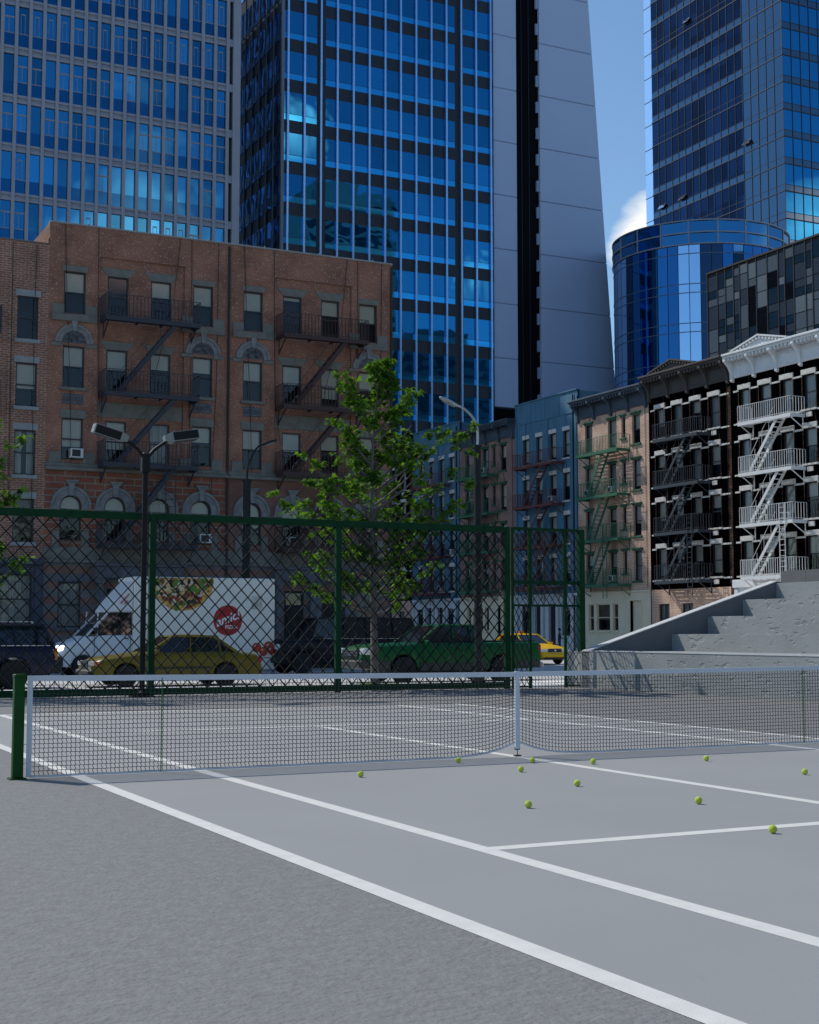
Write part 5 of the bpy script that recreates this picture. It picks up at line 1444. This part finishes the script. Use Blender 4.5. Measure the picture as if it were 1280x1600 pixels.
def suv(name, x, y, Lc, label, pm, zr, rack, front_vis):
    P = empty(name, (x, y, 0), 0, label=label, cat='suv', group='dark suvs')
    Wc, r = 1.98, .40
    top = [(0,.85),(.05,1.02),(.2,1.10),(1.3,1.17),(1.45,1.20),(Lc-.06,1.20),(Lc,1.1)] if zr < 1.9 else [(0,.95),(.05,1.2),(.2,1.25),(1.3,1.30),(1.45,1.32),(Lc-.05,1.32),(Lc,1.2)]
    car_body(Lc, Wc, top, .36, (.95,Lc-1.15), r, taper=.07, tail=.03).build('body', pm, P, smooth=40)
    zb = interp(top, 2)
    greenhouse(P, 1.35, 1.95 if zr < 1.9 else 1.65, Lc-.35, Lc-.06, zb-.02, zb-.02, zr, .89, .76, pm, [(2.6,.08),(3.55,.08),(Lc-1.1,.10)])
    wheels4(P, (.95,Lc-1.15), Wc/2, r, DRIM, .26)
    for s in (-1, 1):
        small(P, 'headlight', HEADL, (-.02,.10, s*.76-.15, s*.76+.13, zb-.42,zb-.22), bev=.02)
        small(P, 'taillight', REDL if front_vis else AMBER, (Lc-.16,Lc+.012, s*.88-.07, s*.88+.10, zb-.42,zb-.12))
        b = MB()
        for q in (1.6, 2.62, 3.6): b.box(q, q+.014, s*Wc/2-.012, s*Wc/2+.006, .5, zb-.06)
        b.build('door_gap', PLAST, P)
        small(P, 'door_handle', M['chrome'], (2.3,2.46, s*Wc/2-.02, s*Wc/2+.035,zb-.18,zb-.14),(3.3,3.46, s*Wc/2-.02, s*Wc/2+.035,zb-.18,zb-.14))
        small(P, 'side_trim', M['chrome'], (1.45,Lc-.2, s*Wc/2-.03, s*Wc/2+.002,zb-.035,zb-.015), bev=.003)
        if rack: small(P, 'roof_rail', M['grey_metal'], (2.0,Lc-.6, s*.66-.02, s*.66+.02,zr+.06,zr+.09), (2.0,2.06, s*.66-.02, s*.66+.02,zr,zr+.07), (Lc-.66,Lc-.6, s*.66-.02, s*.66+.02,zr,zr+.07), bev=.006)
    g = small(P, 'grille', PLAST, (-.03,.08,-.55,.55,zb-.44,zb-.2))
    small(P, 'front_bumper', PLAST, (-.14,.2,-.94,.94,.42,.66), bev=.05); small(P, 'rear_bumper', PLAST, (Lc-.1,Lc+.14,-.94,.94,.42,.66), bev=.05)
    small(P, 'number_plate', M['white_paint'], (Lc+.0,Lc+.02,-.22,.22,.84,.98), bev=.004)
    mirror_(P, 1.62, .98, zb+.02, PLAST)
    return P
suv('suv', -5.5, 24.55, 5.05, 'dark navy suv parked at the left edge, its rear lamp beside the white van', paint('navy_paint', (.006,.010,.035)), 1.74, True, False)
suv('suv', 9.45, 33.6, 5.75, 'boxy black suv parked between the white van and the green pickup', paint('black_blue_paint', (.004,.005,.010)), 2.05, False, True)

def van():
    P = empty('delivery_van', (1.62, 34.1, 0), 0, label='white box delivery van with a pizza picture and round red logo', cat='van')
    WP = paint('white_van_paint', (.70,.71,.72)); BX = mat('white_box_panel', (.78,.76,.70), .5, vary=.03, scale=1)
    Lc, Wc, r = 3.1, 1.95, .36
    top = [(0,.80),(.06,.98),(.25,1.10),(.8,1.28),(1.15,1.42),(1.7,1.46),(3.1,1.46)]
    car_body(Lc, Wc, top, .34, (.95,), r, taper=.14, tail=0).build('cab', WP, P, smooth=40)
    greenhouse(P, 1.0, 1.85, 2.75, 2.8, 1.36, 1.46, 2.25, .90, .78, WP, [(1.42,.05)])
    b = MB()   # fairing above the cab, sloping up to the box
    b.loft([[(1.75,-.75,2.24),(1.75,.75,2.24),(1.75,.75,2.29),(1.75,-.75,2.29)],[(2.1,-.92,2.27),(2.1,.92,2.27),(2.1,.92,2.72),(2.1,-.92,2.72)],[(2.62,-.98,2.27),(2.62,.98,2.27),(2.62,.98,3.30),(2.62,-.98,3.30)]])
    f = b.build('fairing', WP, P)
    b = MB(); b.bar((2.2,-.962,2.52),(2.5,-1.0,2.86), .012, .05); b.bar((2.32,-.97,2.5),(2.45,-1.0,2.62), .012, .04); b.build('red_stripe', mat('faded_red_print', (.45,.10,.08), .6), f)
    b = MB(); b.bbox(2.64, 7.85, -1.06, 1.06, .62, 3.46, .03); box = b.build('box', BX, P)
    b = MB(); b.box(2.8, 7.7, -.5, .5, .3, .61); b.box(2.8,3.0,-1,1,.4,.6); b.build('chassis', PLAST, P)
    b = MB(); b.bbox(6.9, 7.82, -1.05, -.95, .2, .60, .01); b.bbox(4.2,5.4,-1.05,-.95,.3,.6,.01); b.build('side_skirt', BX, P)
    for x, z0 in ((.95,.36),(6.35,.36)):
        for s in (-1, 1): wheel(P, x, s*.86, r, RIM, s, .24)
    for s in (-1, 1):
        small(P, 'headlight', HEADL if s > 0 else emis('headlamp_sun_glare', (1,.97,.9), 2.2), (.06,.34, s*.78-.13, s*.78+.13, .90,1.08), bev=.03)  # near lamp is not switched on; its glow paints the sun's glare
    small(P, 'front_bumper', PLAST, (-.12,.3,-.93,.93,.34,.72), bev=.06); small(P, 'grille', PLAST, (-.02,.12,-.5,.5,.76,1.0))
    mirror_(P, 1.35, 1.0, 1.62, PLAST)
    # printed graphics on the near side of the box
    yb = -1.064
    def flat(): return MB()
    rr = random.Random(31); px, pz, pr = 4.38, 3.44, 1.16
    cr = mat('printed_crust', (.62,.33,.07), .6, vary=.45, scale=9); ch = mat('printed_cheese', (.60,.36,.14), .6, vary=.55, scale=7)
    b = MB(); b.add([(px+pr*math.cos(a)*(1+.012*math.sin(a*9)), yb, pz+pr*math.sin(a)*(1+.012*math.sin(a*9))) for a in [PI+PI*k/40 for k in range(41)]], [tuple(range(41))])
    pic = b.build('pizza_picture', cr, box)
    b = MB(); b.add([(px+.98*math.cos(a), yb-.003, pz-.005+.98*math.sin(a)) for a in [PI+PI*k/36 for k in range(37)]], [tuple(range(37))]); b.build('printed_cheese', ch, pic)
    cols = [mat('printed_sauce', (.30,.035,.012), .6), mat('printed_olive', (.012,.01,.012), .6), mat('printed_basil', (.10,.20,.02), .6), mat('printed_cream', (.62,.55,.40), .6), mat('printed_brown', (.13,.05,.02), .6)]
    nms = ['printed_sauce','printed_olive','printed_basil','printed_mushroom','printed_scorch']
    bs_ = [MB() for _ in cols]; lay = 0   # toppings, one print layer per colour
    for k in range(150):
        a = PI+PI*rr.random(); q = 1.06*math.sqrt(rr.random()); i = rr.choices(range(5), [.3,.14,.14,.26,.16])[0]
        s1 = rr.uniform(.035,.11)*(1.5 if i == 2 else 1); s2 = s1*rr.uniform(.5,1); an = rr.uniform(0,PI)
        cx, cz = px+q*math.cos(a), min(pz-.13, pz+q*math.sin(a)); lay += 1
        bs_[i].add([(cx+s1*math.cos(t)*math.cos(an)-s2*math.sin(t)*math.sin(an), yb-.004-lay*.00006, cz+s1*math.cos(t)*math.sin(an)+s2*math.sin(t)*math.cos(an)) for t in [j*PI/4.5 for j in range(9)]], [tuple(range(9))])
    for bb_, m_, nm in zip(bs_, cols, nms): bb_.build(nm, m_, pic)
    RED = mat('logo_red', (.42,.008,.012), .5)
    lx, lz, lr = 6.06, 1.95, .54
    b = MB(); b.disc(lx, lz, lr, yb, 40); logo = b.build('round_logo', RED, box)
    def text(body, size, x, z, rot, shear, bold, nm, off):
        cu = bpy.data.curves.new(nm, 'FONT'); cu.body = body; cu.size = size; cu.align_x = 'CENTER'; cu.align_y = 'CENTER'; cu.shear = shear; cu.offset = bold; cu.extrude = .001
        to = bpy.data.objects.new(nm, cu); COL.objects.link(to); bpy.context.view_layer.update()
        me = bpy.data.meshes.new_from_object(to.evaluated_get(bpy.context.evaluated_depsgraph_get())); bpy.data.objects.remove(to)
        me.materials.clear(); me.materials.append(mat('logo_white', (.78,.78,.76), .5))
        o = bpy.data.objects.new(nm, me); COL.objects.link(o); o.parent = logo
        o.rotation_euler = (PI/2, R(-rot), 0); o.location = (x, yb-off, z)
    text('amici', .44, lx-.03, lz+.05, 20, .35, .010, 'lettering', .004)
    text('PIZZA', .17, lx+.13, lz-.24, 0, 0, .004, 'lettering', .004)
    TR = mat('tomato_red', (.50,.03,.015), .4)
    for k, (tx, tz, tr_) in enumerate(((7.16,.98,.18),(7.42,.84,.17),(7.62,1.02,.19),(7.72,.86,.14))):
        b = MB(); b.disc(tx, tz, tr_, yb-.001*k, 20); o = b.build('printed_tomato', TR, box)
        b = MB(); b.disc(tx-.05, tz+.06, .03, yb-.001*k-.0008, 8); b.build('tomato_shine', M['white_paint'], o)
        b = MB(); b.add([(tx+.05*math.cos(a)*(1 if j % 2 else .4), yb-.001*k-.0008, tz+tr_*.8+.05*math.sin(a)*(1 if j % 2 else .4)) for j, a in enumerate([2*PI*q/10 for q in range(10)])], [tuple(range(10))]); b.build('tomato_stalk', cols[2], o)
    q = MB(); q.bbox(6.95,7.35,-1.075,-1.06,2.35,2.82,.004)
    for k in range(5): q.box(7.0,7.3,-1.082,-1.075,2.42+k*.08,2.45+k*.08)
    q.build('side_vent', M['cream_stone'], box)
    small(P, 'door_handle', PLAST, (2.35,2.5,-1.0,-.97,1.3,1.34)); b = MB(); b.box(1.3,1.315,-.985,-.975,.6,1.44); b.box(2.55,2.565,-.985,-.975,.5,1.44); b.build('door_gap', PLAST, P)
van()

# ------------------------------------------------------------------ people and bicycle on the far pavement, bollard
SKIN = mat('skin', (.20,.11,.075), .6); HAIR = mat('dark_hair', (.01,.008,.008), .7)
def person(loc, rz, label, shirt, lower, pose):
    nodes = {'pelvis':((0,0,.95),.13),'waist':((0,0,1.1),.12),'chest':((0,-.02,1.32),.145),'neck':((0,-.02,1.5),.055),'head0':((0,-.03,1.58),.075),'head1':((0,-.03,1.70),.09),
      'sl':((.18,-.02,1.42),.06),'el':((.24,-.10,1.16),.045),'wl':((.22,-.32,1.08),.03),'hl':((.21,-.40,1.08),.032),
      'sr':((-.18,-.02,1.42),.06),'er':((-.24,-.10,1.16),.045),'wr':((-.22,-.32,1.08),.03),'hr':((-.21,-.40,1.08),.032),
      'hipl':((.1,0,.9),.095),'kl':((.11,-.03,.5),.06),'al':((.11,.0,.09),.04),'tl':((.11,-.16,.03),.035),
      'hipr':((-.1,0,.9),.095),'kr':((-.11,-.03,.5),.06),'ar':((-.11,.0,.09),.04),'tr':((-.11,-.16,.03),.035)}
    if pose == 'stoop':
        for k in ('chest','neck','head0','head1','sl','el','wl','hl','sr','er','wr','hr','waist'):
            p, r_ = nodes[k]; h = p[2]-.95; nodes[k] = ((p[0], p[1]-h*.5, .95+h*.86), r_)
    ed = ['pelvis-waist','waist-chest','chest-neck','neck-head0','head0-head1','chest-sl','sl-el','el-wl','wl-hl','chest-sr','sr-er','er-wr','wr-hr','pelvis-hipl','hipl-kl','kl-al','al-tl','pelvis-hipr','hipr-kr','kr-ar','ar-tr']
    names = list(nodes); me = bpy.data.meshes.new('person')
    vs = [nodes[n][0] for n in names]; es = [tuple(names.index(q) for q in e.split('-')) for e in ed]; rad = [nodes[n][1] for n in names]
    for h, s in (('hl',1),('hr',-1)):     # fingers and thumb
        c = Vector(nodes[h][0]); hi = names.index(h)
        for k in range(5):
            o = Vector(((k-1.5)*.018, -.045-.004*(k % 3), 0)) if k < 4 else Vector((-s*.045, -.01, .0))
            vs.append(tuple(c+o)); vs.append(tuple(c+o+(Vector((0,-.025,-.025)) if k < 4 else Vector((-s*.01,-.03,-.01))))); n = len(vs)
            es += [(hi, n-2), (n-2, n-1)]; rad += [.009, .008]
    me.from_pydata(vs, es, []); o = bpy.data.objects.new('person', me); COL.objects.link(o)
    md = o.modifiers.new('s', 'SKIN'); sub = o.modifiers.new('d', 'SUBSURF'); sub.levels = sub.render_levels = 2
    for v, r_ in zip(me.skin_vertices[0].data, rad): v.radius = (r_, r_*.85)
    me.skin_vertices[0].data[0].use_root = True
    bpy.context.view_layer.update(); m2 = bpy.data.meshes.new_from_object(o.evaluated_get(bpy.context.evaluated_depsgraph_get())); bpy.data.objects.remove(o)
    m2.materials.clear()
    for mm in (SKIN, mat('shirt', shirt, .8), mat('trousers', lower, .8)): m2.materials.append(mm)
    for p in m2.polygons:
        c = p.center; hz = nodes['neck'][0][2]
        p.material_index = 0 if (c.z > hz or abs(c.x) > .16 and c.y < -.16 and pose != 'stoop') else (1 if c.z > .93 else 2)
        p.use_smooth = True
    o = bpy.data.objects.new('person', m2); COL.objects.link(o); o.location = loc; o.rotation_euler = (0,0,rz)
    hd = Vector(nodes['head1'][0]); b = MB()
    prof = [(max(.105*math.sin(PI*k/10),.002), -.12*math.cos(PI*k/10)) for k in range(3, 11)]
    b.lathe(prof, n=14, c=(hd.x, hd.y+.02, hd.z+.02)); b.build('hair', HAIR, o, smooth=60)
    b = MB()
    for s in (-1, 1): b.lathe([(.002,-.012),(.012,0),(.002,.012)], n=6, c=(hd.x+s*.035, hd.y-.088, hd.z-.01))
    b.build('eyes', HAIR, o)
    return tag(o, label, 'person')
person((38.9, 58.0, .1), R(60), 'person with dark hair and blue shirt on the far pavement, head above the sloping wall', (.16,.33,.5), (.05,.06,.1), 'stand').scale = (.84,.84,.84)
person((38.9, 60.3, .1), R(60), 'person with dark hair behind the red bicycle beside the gate post', (.02,.02,.025), (.03,.03,.04), 'stand').scale = (.92,.92,.92)
def bicycle():
    P = empty('bicycle', (38.4, 59.75, .1), R(150), label='red bicycle on the far pavement beside the person at the gate post', cat='bicycle')
    RD = mat('red_bicycle_paint', (.5,.02,.02), .4)
    for x in (0, 1.05):
        b = MB(); b.tube([(x+.33*math.cos(a),0,.33+.33*math.sin(a)) for a in [2*PI*k/24 for k in range(25)]], .02, 6, cap=False)
        w = b.build('wheel', TYRE, P, smooth=60); b = MB()
        for k in range(12): a = 2*PI*k/12; b.tube([(x,0,.33),(x+.32*math.cos(a),0,.33+.32*math.sin(a))], .002, 3)
        b.build('spokes', M['chrome'], w)
    b = MB(); p = [(0,0,.33),(.4,0,.32),(.28,0,.86),(.88,0,.88),(1.05,0,.33)]
    for i, j in ((0,1),(1,2),(2,3),(1,3),(3,4),(0,2)): b.tube([p[i],p[j]], .018, 6)
    b.tube([(.28,0,.86),(.25,0,.98)], .014, 6); b.tube([(.88,0,.88),(.86,0,1.04)], .016, 6); b.build('frame', RD, P, smooth=60)
    b = MB(); b.tube([(.78,-.27,1.08),(.88,-.2,1.05),(.86,0,1.05),(.88,.2,1.05),(.78,.27,1.08)], .014, 6); b.build('handlebar', PLAST, P)
    b = MB(); b.bbox(.1,.36,-.07,.07,.97,1.03,.02); b.build('saddle', PLAST, P)
bicycle()
b = MB(); b.lathe([(.17,0),(.17,.78),(.19,.8),(.19,.88),(.15,.95),(.05,1.0)], n=18); o = b.build('bollard', M['white_paint'], smooth=40); o.location = (20.6, 34.0, 0)
tag(o, 'white round-topped concrete bollard seen through the fence gate', 'bollard')
